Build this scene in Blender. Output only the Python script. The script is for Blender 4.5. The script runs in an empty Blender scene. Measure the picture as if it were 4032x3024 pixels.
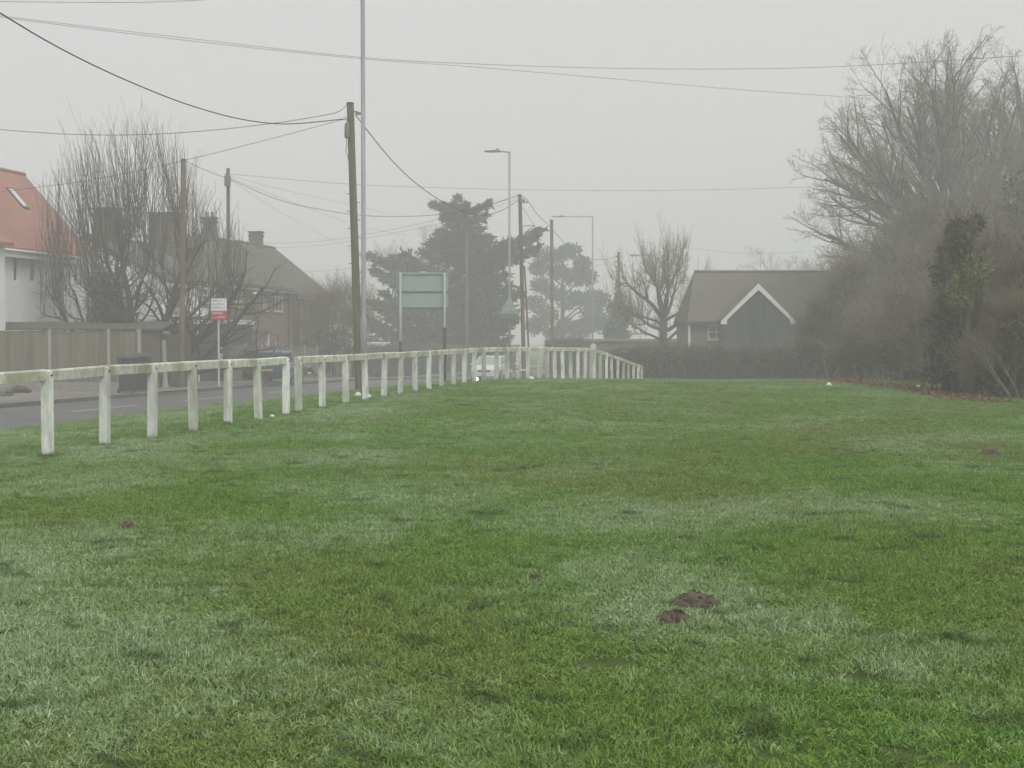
import bpy, math, random, bisect
import numpy as np
from mathutils import Vector, noise as mnoise

# ------------------------------------------------------------------ camera, sky, sun, exposure
SC = bpy.context.scene
COL = SC.collection
F = 5824.0                      # focal length in photo pixels (4032 wide)
PITCH = math.radians(1.86)
CAMZ = 1.5
cam_d = bpy.data.cameras.new('camera')
cam_d.sensor_width = 36.0
cam_d.lens = 36.0 * F / 4032.0
cam_d.clip_start = 0.1
cam_d.clip_end = 5000
cam = bpy.data.objects.new('camera', cam_d)
cam.location = (0, 0, CAMZ)
cam.rotation_euler = (math.pi / 2 - PITCH, 0, 0)
COL.objects.link(cam)
SC.camera = cam

SUN_EL, SUN_AZ = math.radians(55), math.radians(150)
W = bpy.data.worlds.new('World')
SC.world = W
W.use_nodes = True
nt = W.node_tree
bgn = nt.nodes['Background']
sky = nt.nodes.new('ShaderNodeTexSky')
sky.sky_type = 'NISHITA'
sky.sun_disc = False
sky.sun_elevation = SUN_EL
sky.sun_rotation = SUN_AZ
sky.dust_density = 6.0
hs = nt.nodes.new('ShaderNodeHueSaturation')
hs.inputs['Saturation'].default_value = 0.05
mixw = nt.nodes.new('ShaderNodeMix')
mixw.data_type = 'RGBA'
mixw.inputs[0].default_value = 0.88
mixw.inputs[7].default_value = (6.35, 6.4, 6.4, 1)      # overcast cloud cover
nt.links.new(sky.outputs[0], hs.inputs['Color'])
nt.links.new(hs.outputs[0], mixw.inputs[6])
nt.links.new(mixw.outputs[2], bgn.inputs['Color'])
bgn.inputs['Strength'].default_value = 0.1

sun_d = bpy.data.lights.new('sun', 'SUN')
sun_d.energy = 1.5
sun_d.angle = math.radians(30)
sun_d.color = (1.0, 0.97, 0.92)
sun = bpy.data.objects.new('sun', sun_d)
sv = Vector((math.sin(SUN_AZ) * math.cos(SUN_EL), math.cos(SUN_AZ) * math.cos(SUN_EL), math.sin(SUN_EL)))
sun.rotation_euler = (-sv).to_track_quat('-Z', 'Y').to_euler()
COL.objects.link(sun)

SC.view_settings.view_transform = 'Standard'
SC.view_settings.look = 'None'
SC.view_settings.exposure = 0.28
SC.view_settings.gamma = 1.0
SC.view_settings.use_curve_mapping = False
SC.render.engine = 'CYCLES'
SC.cycles.max_bounces = 6
SC.cycles.diffuse_bounces = 3
SC.cycles.glossy_bounces = 2
SC.cycles.volume_bounces = 2
SC.cycles.use_denoising = True
SC.cycles.use_adaptive_sampling = True
SC.cycles.adaptive_threshold = 0.02
FOG = 0.0047

# ------------------------------------------------------------------ helpers
TH = math.radians(10.0)
ST, CT = math.sin(TH), math.cos(TH)

def RF(s, n, z=0.0):
    """road frame: s along the road, n to its right"""
    return np.array([s * ST + n * CT, s * CT - n * ST, z])

def sn(X, Y):
    return X * ST + Y * CT, X * CT - Y * ST

_cp, _sp = math.cos(PITCH), math.sin(PITCH)
def px(x, y, Y):
    cx, cy = (x - 2016) / F, -(y - 1512) / F
    d = np.array([cx, _cp + cy * _sp, -_sp + cy * _cp])
    return np.array([0, 0, CAMZ]) + d * (Y / d[1])

def xn(x, n):
    """depth Y at which picture column x meets the line n = const beside the road"""
    return n / ((x - 2016) / F * CT - ST)

def interp(v, pts):
    return np.interp(v, [p[0] for p in pts], [p[1] for p in pts])

FIELD = [(-50, 0), (0, 0), (20, .02), (38, .1), (45, .1), (50, .0), (54, -.12), (58, -.27), (65, -.6), (72, -1.0), (90, -1.25), (150, -1.7), (900, -2.2)]
ROAD = [(-60, -.5), (0, -.55), (40, -.6), (60, -.72), (78, -.95), (95, -1.3), (150, -1.7), (900, -2.3)]
FEN = -8.6
RD0, RD1 = -22.1, -16.0

def smooth(t):
    t = np.clip(t, 0, 1)
    return t * t * (3 - 2 * t)

def G(X, Y):
    """height of the ground"""
    s, n = sn(np.asarray(X, float), np.asarray(Y, float))
    zf = interp(Y, FIELD)
    zr = interp(s, ROAD)
    t = smooth((n - (RD1 + .1)) / (FEN - .3 - RD1))
    z = zr + .1 + t * (zf - zr - .1)
    z = np.where(n < RD1 + .05, zr - .06, z)
    z = np.where(n < RD0 - .1, zr + .07, z)
    z = np.where(n < -24.3, zr + .09, z)
    return z

RNG = np.random.default_rng(7)
random.seed(7)

# ---- materials
MATS = {}
def M(name, c1, c2=None, scale=3.0, rough=.85, bump=0.0, bscale=30.0, spec=.3, c3=None, metal=0.0, detail=6.0, stretch=None, lo=.35, hi=.65):
    if name in MATS:
        return MATS[name]
    m = bpy.data.materials.new(name)
    m.use_nodes = True
    n = m.node_tree.nodes
    l = m.node_tree.links
    b = n['Principled BSDF']
    b.inputs['Roughness'].default_value = rough
    b.inputs['Specular IOR Level'].default_value = spec
    b.inputs['Metallic'].default_value = metal
    b.inputs['Base Color'].default_value = (*c1, 1)
    geo = n.new('ShaderNodeNewGeometry')
    src = geo.outputs['Position']
    if stretch:
        mp = n.new('ShaderNodeMapping')
        mp.inputs['Scale'].default_value = stretch
        l.new(src, mp.inputs['Vector'])
        src = mp.outputs[0]
    if c2:
        nz = n.new('ShaderNodeTexNoise')
        nz.inputs['Scale'].default_value = scale
        nz.inputs['Detail'].default_value = detail
        nz.inputs['Roughness'].default_value = .65
        l.new(src, nz.inputs['Vector'])
        r = n.new('ShaderNodeValToRGB')
        r.color_ramp.elements[0].position = lo
        r.color_ramp.elements[0].color = (*c1, 1)
        r.color_ramp.elements[1].position = hi
        r.color_ramp.elements[1].color = (*c2, 1)
        l.new(nz.outputs['Fac'], r.inputs[0])
        out = r.outputs[0]
        if c3:
            nz2 = n.new('ShaderNodeTexNoise')
            nz2.inputs['Scale'].default_value = scale * .23
            nz2.inputs['Detail'].default_value = 3
            l.new(src, nz2.inputs['Vector'])
            r2 = n.new('ShaderNodeValToRGB')
            r2.color_ramp.elements[0].position = .5
            r2.color_ramp.elements[0].color = (0, 0, 0, 1)
            r2.color_ramp.elements[1].position = .68
            r2.color_ramp.elements[1].color = (.8, .8, .8, 1)
            l.new(nz2.outputs['Fac'], r2.inputs[0])
            mx = n.new('ShaderNodeMix')
            mx.data_type = 'RGBA'
            mx.inputs[7].default_value = (*c3, 1)
            l.new(r2.outputs[0], mx.inputs[0])
            l.new(out, mx.inputs[6])
            out = mx.outputs[2]
        l.new(out, b.inputs['Base Color'])
    if bump:
        nb = n.new('ShaderNodeTexNoise')
        nb.inputs['Scale'].default_value = bscale
        nb.inputs['Detail'].default_value = 5
        l.new(src, nb.inputs['Vector'])
        bn = n.new('ShaderNodeBump')
        bn.inputs['Strength'].default_value = bump
        bn.inputs['Distance'].default_value = .02
        l.new(nb.outputs['Fac'], bn.inputs['Height'])
        l.new(bn.outputs[0], b.inputs['Normal'])
    MATS[name] = m
    return m

def vary(m, amount):
    """each piece weathers a little lighter or darker than its neighbour"""
    n, l = m.node_tree.nodes, m.node_tree.links
    b = n['Principled BSDF']
    oi = n.new('ShaderNodeObjectInfo')
    mr = n.new('ShaderNodeMapRange'); mr.inputs['To Min'].default_value = 1 - amount; mr.inputs['To Max'].default_value = 1 + amount
    l.new(oi.outputs['Random'], mr.inputs['Value'])
    hsv = n.new('ShaderNodeHueSaturation')
    lk = b.inputs['Base Color'].links[0]
    l.new(lk.from_socket, hsv.inputs['Color']); l.new(mr.outputs[0], hsv.inputs['Value'])
    l.new(hsv.outputs[0], b.inputs['Base Color'])

def tile_mat(name, c1, c2, course=.1, c3=None):
    """roof covering: colour patches and fine course lines too far off to model"""
    m = M(name, c1, c2, scale=1.4, rough=.9, c3=c3)
    n, l = m.node_tree.nodes, m.node_tree.links
    b = n['Principled BSDF']
    geo = n.new('ShaderNodeNewGeometry')
    sep = n.new('ShaderNodeSeparateXYZ')
    l.new(geo.outputs['Position'], sep.inputs[0])
    mul = n.new('ShaderNodeMath'); mul.operation = 'DIVIDE'; mul.inputs[1].default_value = course
    l.new(sep.outputs['Z'], mul.inputs[0])
    fr = n.new('ShaderNodeMath'); fr.operation = 'FRACT'
    l.new(mul.outputs[0], fr.inputs[0])
    bp = n.new('ShaderNodeBump'); bp.inputs['Strength'].default_value = .6; bp.inputs['Distance'].default_value = .03
    l.new(fr.outputs[0], bp.inputs['Height'])
    l.new(bp.outputs[0], b.inputs['Normal'])
    return m

# ---- mesh building
class MB:
    def __init__(self):
        self.v = []; self.f = []; self.n = 0
        self.tint = []
    def add(self, verts, faces):
        verts = np.asarray(verts, float).reshape(-1, 3)
        faces = np.asarray(faces, int)
        self.v.append(verts)
        self.f.append(faces + self.n)
        self.n += len(verts)
        return self
    def box(self, c, size, rz=0.0, tilt=None):
        hx, hy, hz = size[0] / 2, size[1] / 2, size[2] / 2
        p = np.array([[-hx, -hy, -hz], [hx, -hy, -hz], [hx, hy, -hz], [-hx, hy, -hz], [-hx, -hy, hz], [hx, -hy, hz], [hx, hy, hz], [-hx, hy, hz]])
        c_, s_ = math.cos(rz), math.sin(rz)
        R = np.array([[c_, -s_, 0], [s_, c_, 0], [0, 0, 1]])
        p = p @ R.T
        if tilt is not None:
            p = p @ np.asarray(tilt).T
        return self.add(p + np.asarray(c, float), [[0, 3, 2, 1], [4, 5, 6, 7], [0, 1, 5, 4], [1, 2, 6, 5], [2, 3, 7, 6], [3, 0, 4, 7]])
    def hexa(self, p):
        """8 corner points: bottom ring then top ring"""
        return self.add(p, [[0, 3, 2, 1], [4, 5, 6, 7], [0, 1, 5, 4], [1, 2, 6, 5], [2, 3, 7, 6], [3, 0, 4, 7]])
    def quad(self, a, b, c, d):
        return self.add([a, b, c, d], [[0, 1, 2, 3]])
    def tri(self, a, b, c):
        return self.add([a, b, c], [[0, 1, 2]])
    def poly(self, pts):
        return self.add(pts, [list(range(len(pts)))])
    def prism(self, ring, off):
        """ring of points pushed along off: closed solid"""
        ring = np.asarray(ring, float); k = len(ring)
        self.poly(ring[::-1]); self.poly(ring + off)
        for i in range(k):
            j = (i + 1) % k
            self.quad(ring[i], ring[j], ring[j] + off, ring[i] + off)
        return self
    def tubes(self, pts, rad, sides=4, cap=True):
        """pts (N,K,3), rad (N,K)"""
        pts = np.asarray(pts, float); rad = np.asarray(rad, float)
        if pts.ndim == 2:
            pts = pts[None]; rad = np.broadcast_to(rad, (1, pts.shape[1]))
        N, K, _ = pts.shape
        t = np.gradient(pts, axis=1)
        t /= np.linalg.norm(t, axis=2, keepdims=True) + 1e-9
        ref = np.where(np.abs(t[:, :1, 2:3]) > .9, np.array([[[1., 0, 0]]]), np.array([[[0, 0, 1.]]]))
        a = np.cross(t, np.broadcast_to(ref, t.shape)); a /= np.linalg.norm(a, axis=2, keepdims=True) + 1e-9
        b = np.cross(t, a)
        ang = np.arange(sides) * 2 * math.pi / sides
        v = pts[:, :, None] + rad[:, :, None, None] * (np.cos(ang)[None, None, :, None] * a[:, :, None] + np.sin(ang)[None, None, :, None] * b[:, :, None])
        base = (np.arange(N) * K * sides)[:, None, None]
        k = (np.arange(K - 1) * sides)[None, :, None]
        s0 = np.arange(sides)[None, None]; s1 = (s0 + 1) % sides
        q = np.stack([base + k + s0, base + k + s1, base + k + sides + s1, base + k + sides + s0], -1).reshape(-1, 4)
        n0 = self.n
        self.add(v.reshape(-1, 3), q)
        if cap and N < 60:
            for i in range(N):
                o = n0 + i * K * sides
                self.f.append(np.array([[o + j for j in range(sides)][::-1]]))
                self.f.append(np.array([[o + (K - 1) * sides + j for j in range(sides)]]))
        return self
    def cards(self, P, length, width, D=None, rng=RNG, droop=0.0):
        """small leaf-shaped rhombs, each with its own direction"""
        N = len(P)
        if D is None:
            D = rng.normal(size=(N, 3))
        D = D / (np.linalg.norm(D, axis=1, keepdims=True) + 1e-9)
        B = np.cross(D, rng.normal(size=(N, 3))); B /= np.linalg.norm(B, axis=1, keepdims=True) + 1e-9
        L = np.broadcast_to(length, (N,))[:, None]; Wd = np.broadcast_to(width, (N,))[:, None]
        mid = P + D * L * .45
        v = np.stack([P, mid + B * Wd * .5, P + D * L + np.array([0, 0, -1.0]) * droop * L, mid - B * Wd * .5], 1)
        q = np.arange(N * 4).reshape(N, 4)
        return self.add(v.reshape(-1, 3), q)
    def arrays(self):
        V = np.concatenate(self.v)
        return V, self.f
    def mesh(self, name, origin=(0, 0, 0), smooth_=False):
        V = np.concatenate(self.v) - np.asarray(origin, float)
        me = bpy.data.meshes.new(name)
        loops, starts = [], []
        o = 0
        for f in self.f:
            k = f.shape[1]
            loops.append(f.reshape(-1))
            starts.append(o + np.arange(len(f)) * k)
            o += f.size
        loops = np.concatenate(loops); starts = np.concatenate(starts)
        me.vertices.add(len(V)); me.vertices.foreach_set('co', V.reshape(-1).astype(np.float32))
        me.loops.add(len(loops)); me.loops.foreach_set('vertex_index', loops.astype(np.int32))
        me.polygons.add(len(starts)); me.polygons.foreach_set('loop_start', starts.astype(np.int32))
        me.polygons.foreach_set('use_smooth', np.full(len(starts), bool(smooth_)))
        me.update(calc_edges=True)
        return me

ORIG = {}
def thing(name, label, cat, loc, group=None):
    o = bpy.data.objects.new(name, None)
    o.empty_display_size = .2
    o.location = loc
    o['label'] = label; o['category'] = cat
    if group:
        o['group'] = group
    COL.objects.link(o)
    ORIG[o.name] = np.asarray(loc, float)
    return o

def obj(mb, name, mat, parent=None, smooth_=False, origin=None):
    """one mesh object; verts given in world coordinates"""
    if origin is None:
        origin = ORIG[parent.name] if parent else np.zeros(3)
    me = mb.mesh(name, origin, smooth_)
    me.materials.append(mat)
    o = bpy.data.objects.new(name, me)
    if parent:
        o.parent = parent
        ORIG[o.name] = ORIG[parent.name]
    else:
        o.location = origin
        ORIG[o.name] = np.asarray(origin, float)
    COL.objects.link(o)
    return o

def tag(o, label, cat, group=None):
    o['label'] = label; o['category'] = cat
    if group:
        o['group'] = group
    return o

def struct(o, kind='structure', label=None):
    o['kind'] = kind
    if label:
        o['label'] = label
    return o

def share(src, name, parent, loc=(0, 0, 0), rot=(0, 0, 0), scale=(1, 1, 1)):
    c = bpy.data.objects.new(name, src)
    c.parent = parent; c.location = loc; c.rotation_euler = rot; c.scale = scale
    COL.objects.link(c)
    return c

# ------------------------------------------------------------------ setting: ground, road, pavement
m_field = M('field_soil', (.05, .075, .02), (.10, .135, .042), scale=2.2, rough=1, bump=.6, bscale=14, spec=.05, c3=(.075, .07, .035))
nl = np.concatenate([[-700, -420, -260, -160, -110, -80, -60, -48, -40, -34, -30, -27, -24.32, -24.28, -22.22, -22.18, -16.0, -15.9],
                     np.arange(-15.5, 22, .55), [23, 26, 30, 36, 45, 60, 90, 140, 230, 400, 700]])
sl = np.concatenate([[-60, -40, -25, -15, -8, -4], np.arange(-2, 76, .6), np.arange(77, 120, 2), [124, 130, 140, 155, 180, 220, 280, 360, 480, 700]])
NN, SS = np.meshgrid(nl, sl)
XX, YY = SS * ST + NN * CT, SS * CT - NN * ST
ZZ = G(XX, YY)
for i in range(ZZ.shape[0]):
    for j in range(ZZ.shape[1]):
        if NN[i, j] > -15.6 and SS[i, j] < 90:
            x, y = XX[i, j], YY[i, j]
            ZZ[i, j] += .035 * mnoise.noise(Vector((x * .22, y * .22, 3.1))) + .008 * mnoise.noise(Vector((x * .9, y * .9, 1.7)))
GN, GS = ZZ.shape[1], ZZ.shape[0]
idx = np.arange(GS * GN).reshape(GS, GN)
gm = MB().add(np.stack([XX, YY, ZZ], -1).reshape(-1, 3), np.stack([idx[:-1, :-1], idx[:-1, 1:], idx[1:, 1:], idx[1:, :-1]], -1).reshape(-1, 4))
ground = struct(obj(gm, 'ground', m_field, smooth_=True))

def gz(x, y):
    """ground height read off the ground sheet itself"""
    s, n = x * ST + y * CT, x * CT - y * ST
    i = min(max(bisect.bisect_right(SL_, s) - 1, 0), GS - 2); j = min(max(bisect.bisect_right(NL_, n) - 1, 0), GN - 2)
    u, v = (s - SL_[i]) / (SL_[i + 1] - SL_[i]), (n - NL_[j]) / (NL_[j + 1] - NL_[j])
    return float((ZZ[i, j] * (1 - u) + ZZ[i + 1, j] * u) * (1 - v) + (ZZ[i, j + 1] * (1 - u) + ZZ[i + 1, j + 1] * u) * v)
SL_, NL_ = sl.tolist(), nl.tolist()

def strip(n0, n1, dz, s0=-60, s1=420, step=2.0):
    s = np.concatenate([np.arange(s0, 160, step), np.arange(160, s1 + 1, 20)])
    mb = MB()
    z = interp(s, ROAD) + dz
    a = np.stack([s * ST + n0 * CT, s * CT - n0 * ST, z], -1); b = np.stack([s * ST + n1 * CT, s * CT - n1 * ST, z], -1)
    k = len(s); i = np.arange(k - 1)
    return mb.add(np.concatenate([a, b]), np.stack([i, i + k, i + k + 1, i + 1], -1))

m_tar = M('tarmac', (.085, .083, .085), (.12, .116, .118), scale=.9, rough=.55, bump=.35, bscale=90, spec=.45, c3=(.10, .095, .095))
m_pave = M('pavement_tarmac', (.16, .15, .14), (.22, .205, .19), scale=1.5, rough=.8, bump=.3, bscale=60, c3=(.13, .12, .11))
m_kerb = M('kerb_stone', (.10, .095, .095), (.16, .15, .145), scale=4, rough=.8)
m_mark = M('road_paint', (.55, .55, .53), (.38, .38, .37), scale=6, rough=.7)
road = struct(obj(strip(RD0, RD1, 0.0), 'road', m_tar))
for k, s0 in enumerate(np.arange(30, 120, 8.1)):
    mb = MB(); z0, z1 = interp(s0, ROAD) + .006, interp(s0 + 4.4, ROAD) + .006
    mb.quad(RF(s0, -19.16, z0), RF(s0, -19.04, z0), RF(s0 + 4.4, -19.04, z1), RF(s0 + 4.4, -19.16, z1))
    obj(mb, 'lane_marking', m_mark, road)
pave = struct(obj(strip(RD0 - .15, -24.25, .115), 'pavement', m_pave))
drive = struct(obj(strip(-24.25, -31, .11, 20, 120), 'driveway', M('driveway_surface', (.17, .16, .145), (.25, .235, .21), scale=1.2, rough=.9, bump=.4, bscale=50, c3=(.14, .135, .12))))
for side, n0, n1 in (('far', RD0, RD0 - .15), ('near', RD1, RD1 + .12)):
    kmb = MB()
    for s0 in np.arange(-10, 130, .915):
        z0, z1 = float(interp(s0, ROAD)), float(interp(s0 + .9, ROAD))
        h = .125 if side == 'far' else .06
        if side == 'far' and (50.5 < s0 < 53.5):
            h = .04                                     # dropped kerb at the drive
        a, b = min(n0, n1), max(n0, n1)
        kmb.hexa([RF(s0, a, z0 - .1), RF(s0, b, z0 - .1), RF(s0 + .905, b, z1 - .1), RF(s0 + .905, a, z1 - .1),
                  RF(s0, a, z0 + h), RF(s0, b, z0 + h), RF(s0 + .905, b, z1 + h), RF(s0 + .905, a, z1 + h)])
    struct(obj(kmb, 'kerb', m_kerb))
# small lawn across the road at the left
lm = MB()
lp = [px(-260, 1590, 47.5), px(-20, 1566, 49), px(52, 1556, 50.5), px(40, 1532, 53.5), px(-260, 1530, 54)]
ring = [np.array([p[0], p[1], float(interp(sn(p[0], p[1])[0], ROAD)) + .15]) for p in lp]
lm.prism(np.array(ring) - np.array([0, 0, .1]), np.array([0, 0, .1]))
m_lawn = M('lawn_green', (.07, .11, .035), (.12, .16, .06), scale=6, rough=1, bump=.8, bscale=40, spec=.05)
struct(obj(lm, 'lawn', m_lawn))

# ------------------------------------------------------------------ grass blades (stuff)
def grass_tuft(k, nbl, size, lmin, lmax, wid):
    r = np.random.default_rng(100 + k)
    # blades gather in small clumps
    cl = r.uniform(-size / 2, size / 2, (int(nbl / 14), 2))
    own = r.integers(0, len(cl), nbl)
    P = np.zeros((nbl, 3)); P[:, :2] = cl[own] + r.normal(size=(nbl, 2)) * .028
    lean = r.normal(size=(len(cl), 2)) * .45
    D = np.zeros((nbl, 3)); D[:, :2] = lean[own] + r.normal(size=(nbl, 2)) * .55; D[:, 2] = 1
    D /= np.linalg.norm(D, axis=1, keepdims=True)
    L = r.uniform(lmin, lmax, nbl) * (.55 + .9 * r.random(len(cl)))[own]
    w = wid * r.uniform(.6, 1.3, nbl)
    S = np.cross(D, r.normal(size=(nbl, 3))); S /= np.linalg.norm(S, axis=1, keepdims=True)
    bend = D.copy(); bend[:, 2] -= r.uniform(.2, 1.3, nbl); bend /= np.linalg.norm(bend, axis=1, keepdims=True) + 1e-6
    a = P - S * w[:, None] / 2; b = P + S * w[:, None] / 2
    mid = P + D * L[:, None] * .55
    c = mid + S * w[:, None] * .42; d = mid - S * w[:, None] * .42
    tip = mid + bend * L[:, None] * .5
    V = np.stack([a, b, c, d, tip], 1).reshape(-1, 3)
    V[:, 2] -= .002
    i = np.arange(nbl) * 5
    mb = MB(); mb.add(V, np.stack([i, i + 1, i + 2, i + 3], -1)); mb.f.append(np.stack([i + 3, i + 2, i + 4], -1))
    me = mb.mesh('grass_tuft')
    t = (r.random(nbl) * .55 + r.random(len(cl))[own] * .45).repeat(5).astype(np.float32)
    at = me.attributes.new('tint', 'FLOAT', 'POINT'); at.data.foreach_set('value', t)
    return me

def grass_material():
    m = bpy.data.materials.new('grass_blades'); m.use_nodes = True
    n, l = m.node_tree.nodes, m.node_tree.links
    b = n['Principled BSDF']; b.inputs['Roughness'].default_value = .65; b.inputs['Specular IOR Level'].default_value = .08
    ti = n.new('ShaderNodeAttribute'); ti.attribute_name = 'tint'
    fr = n.new('ShaderNodeAttribute'); fr.attribute_type = 'INSTANCER'; fr.attribute_name = 'frost'
    hu = n.new('ShaderNodeAttribute'); hu.attribute_type = 'INSTANCER'; hu.attribute_name = 'hue'
    def ramp(src, cols):
        r = n.new('ShaderNodeValToRGB')
        e = r.color_ramp.elements
        e[0].position, e[0].color = cols[0][0], (*cols[0][1], 1)
        e[1].position, e[1].color = cols[-1][0], (*cols[-1][1], 1)
        for p, c in cols[1:-1]:
            q = e.new(p); q.color = (*c, 1)
        l.new(src, r.inputs[0]); return r.outputs[0]
    def mix(f, a, b_):
        x = n.new('ShaderNodeMix'); x.data_type = 'RGBA'
        l.new(f, x.inputs[0]); l.new(a, x.inputs[6]); l.new(b_, x.inputs[7]); return x.outputs[2]
    deep = ramp(ti.outputs['Fac'], [(0, (.06, .125, .02)), (.5, (.14, .275, .044)), (.85, (.22, .37, .078)), (1, (.34, .45, .14))])
    olive = ramp(ti.outputs['Fac'], [(0, (.08, .122, .028)), (.5, (.185, .26, .062)), (.85, (.28, .34, .105)), (1, (.41, .43, .18))])
    pale = ramp(ti.outputs['Fac'], [(0, (.13, .20, .085)), (.5, (.29, .40, .20)), (.85, (.45, .56, .34)), (1, (.63, .71, .52))])
    c = mix(hu.outputs['Fac'], deep, olive)
    # dew on the rough grass: patch edges broken up by a fine noise
    geo = n.new('ShaderNodeNewGeometry')
    nz = n.new('ShaderNodeTexNoise'); nz.inputs['Scale'].default_value = 5.0; nz.inputs['Detail'].default_value = 3
    l.new(geo.outputs['Position'], nz.inputs['Vector'])
    ma = n.new('ShaderNodeMath'); ma.operation = 'MULTIPLY_ADD'; ma.inputs[1].default_value = .9; 
    l.new(nz.outputs['Fac'], ma.inputs[0]); l.new(fr.outputs['Fac'], ma.inputs[2])
    mr = n.new('ShaderNodeMapRange'); mr.inputs['From Min'].default_value = .62; mr.inputs['From Max'].default_value = 1.15
    l.new(ma.outputs[0], mr.inputs['Value'])
    c = mix(mr.outputs[0], c, pale)
    # darker clover and weed clumps
    nw = n.new('ShaderNodeTexNoise'); nw.inputs['Scale'].default_value = 2.6; nw.inputs['Detail'].default_value = 2
    l.new(geo.outputs['Position'], nw.inputs['Vector'])
    mw = n.new('ShaderNodeMapRange'); mw.inputs['From Min'].default_value = .60; mw.inputs['From Max'].default_value = .70; mw.inputs['To Max'].default_value = .75
    l.new(nw.outputs['Fac'], mw.inputs['Value'])
    weed = ramp(ti.outputs['Fac'], [(0, (.03, .06, .016)), (1, (.11, .16, .045))])
    c = mix(mw.outputs[0], c, weed)
    l.new(c, b.inputs['Base Color'])
    return m

MOLES = [(2740, 2392, .155, 'largest'), (2655, 2452, .11, 'flattened'), (505, 2090, .10, 'low'), (2110, 2292, .06, 'small'), (2060, 1856, .08, 'thin'), (3900, 1800, .17, 'wide')]
def ray_ground(x, y):
    Y = CAMZ * F / (y - 1323)
    for _ in range(8):
        p = px(x, y, Y)
        dz = p[2] - gz(p[0], p[1])
        Y += dz * Y / CAMZ
    p = px(x, y, Y)
    return np.array([p[0], p[1], gz(p[0], p[1])])
mole_pts = [(ray_ground(a, b), r, w) for a, b, r, w in MOLES]

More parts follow.
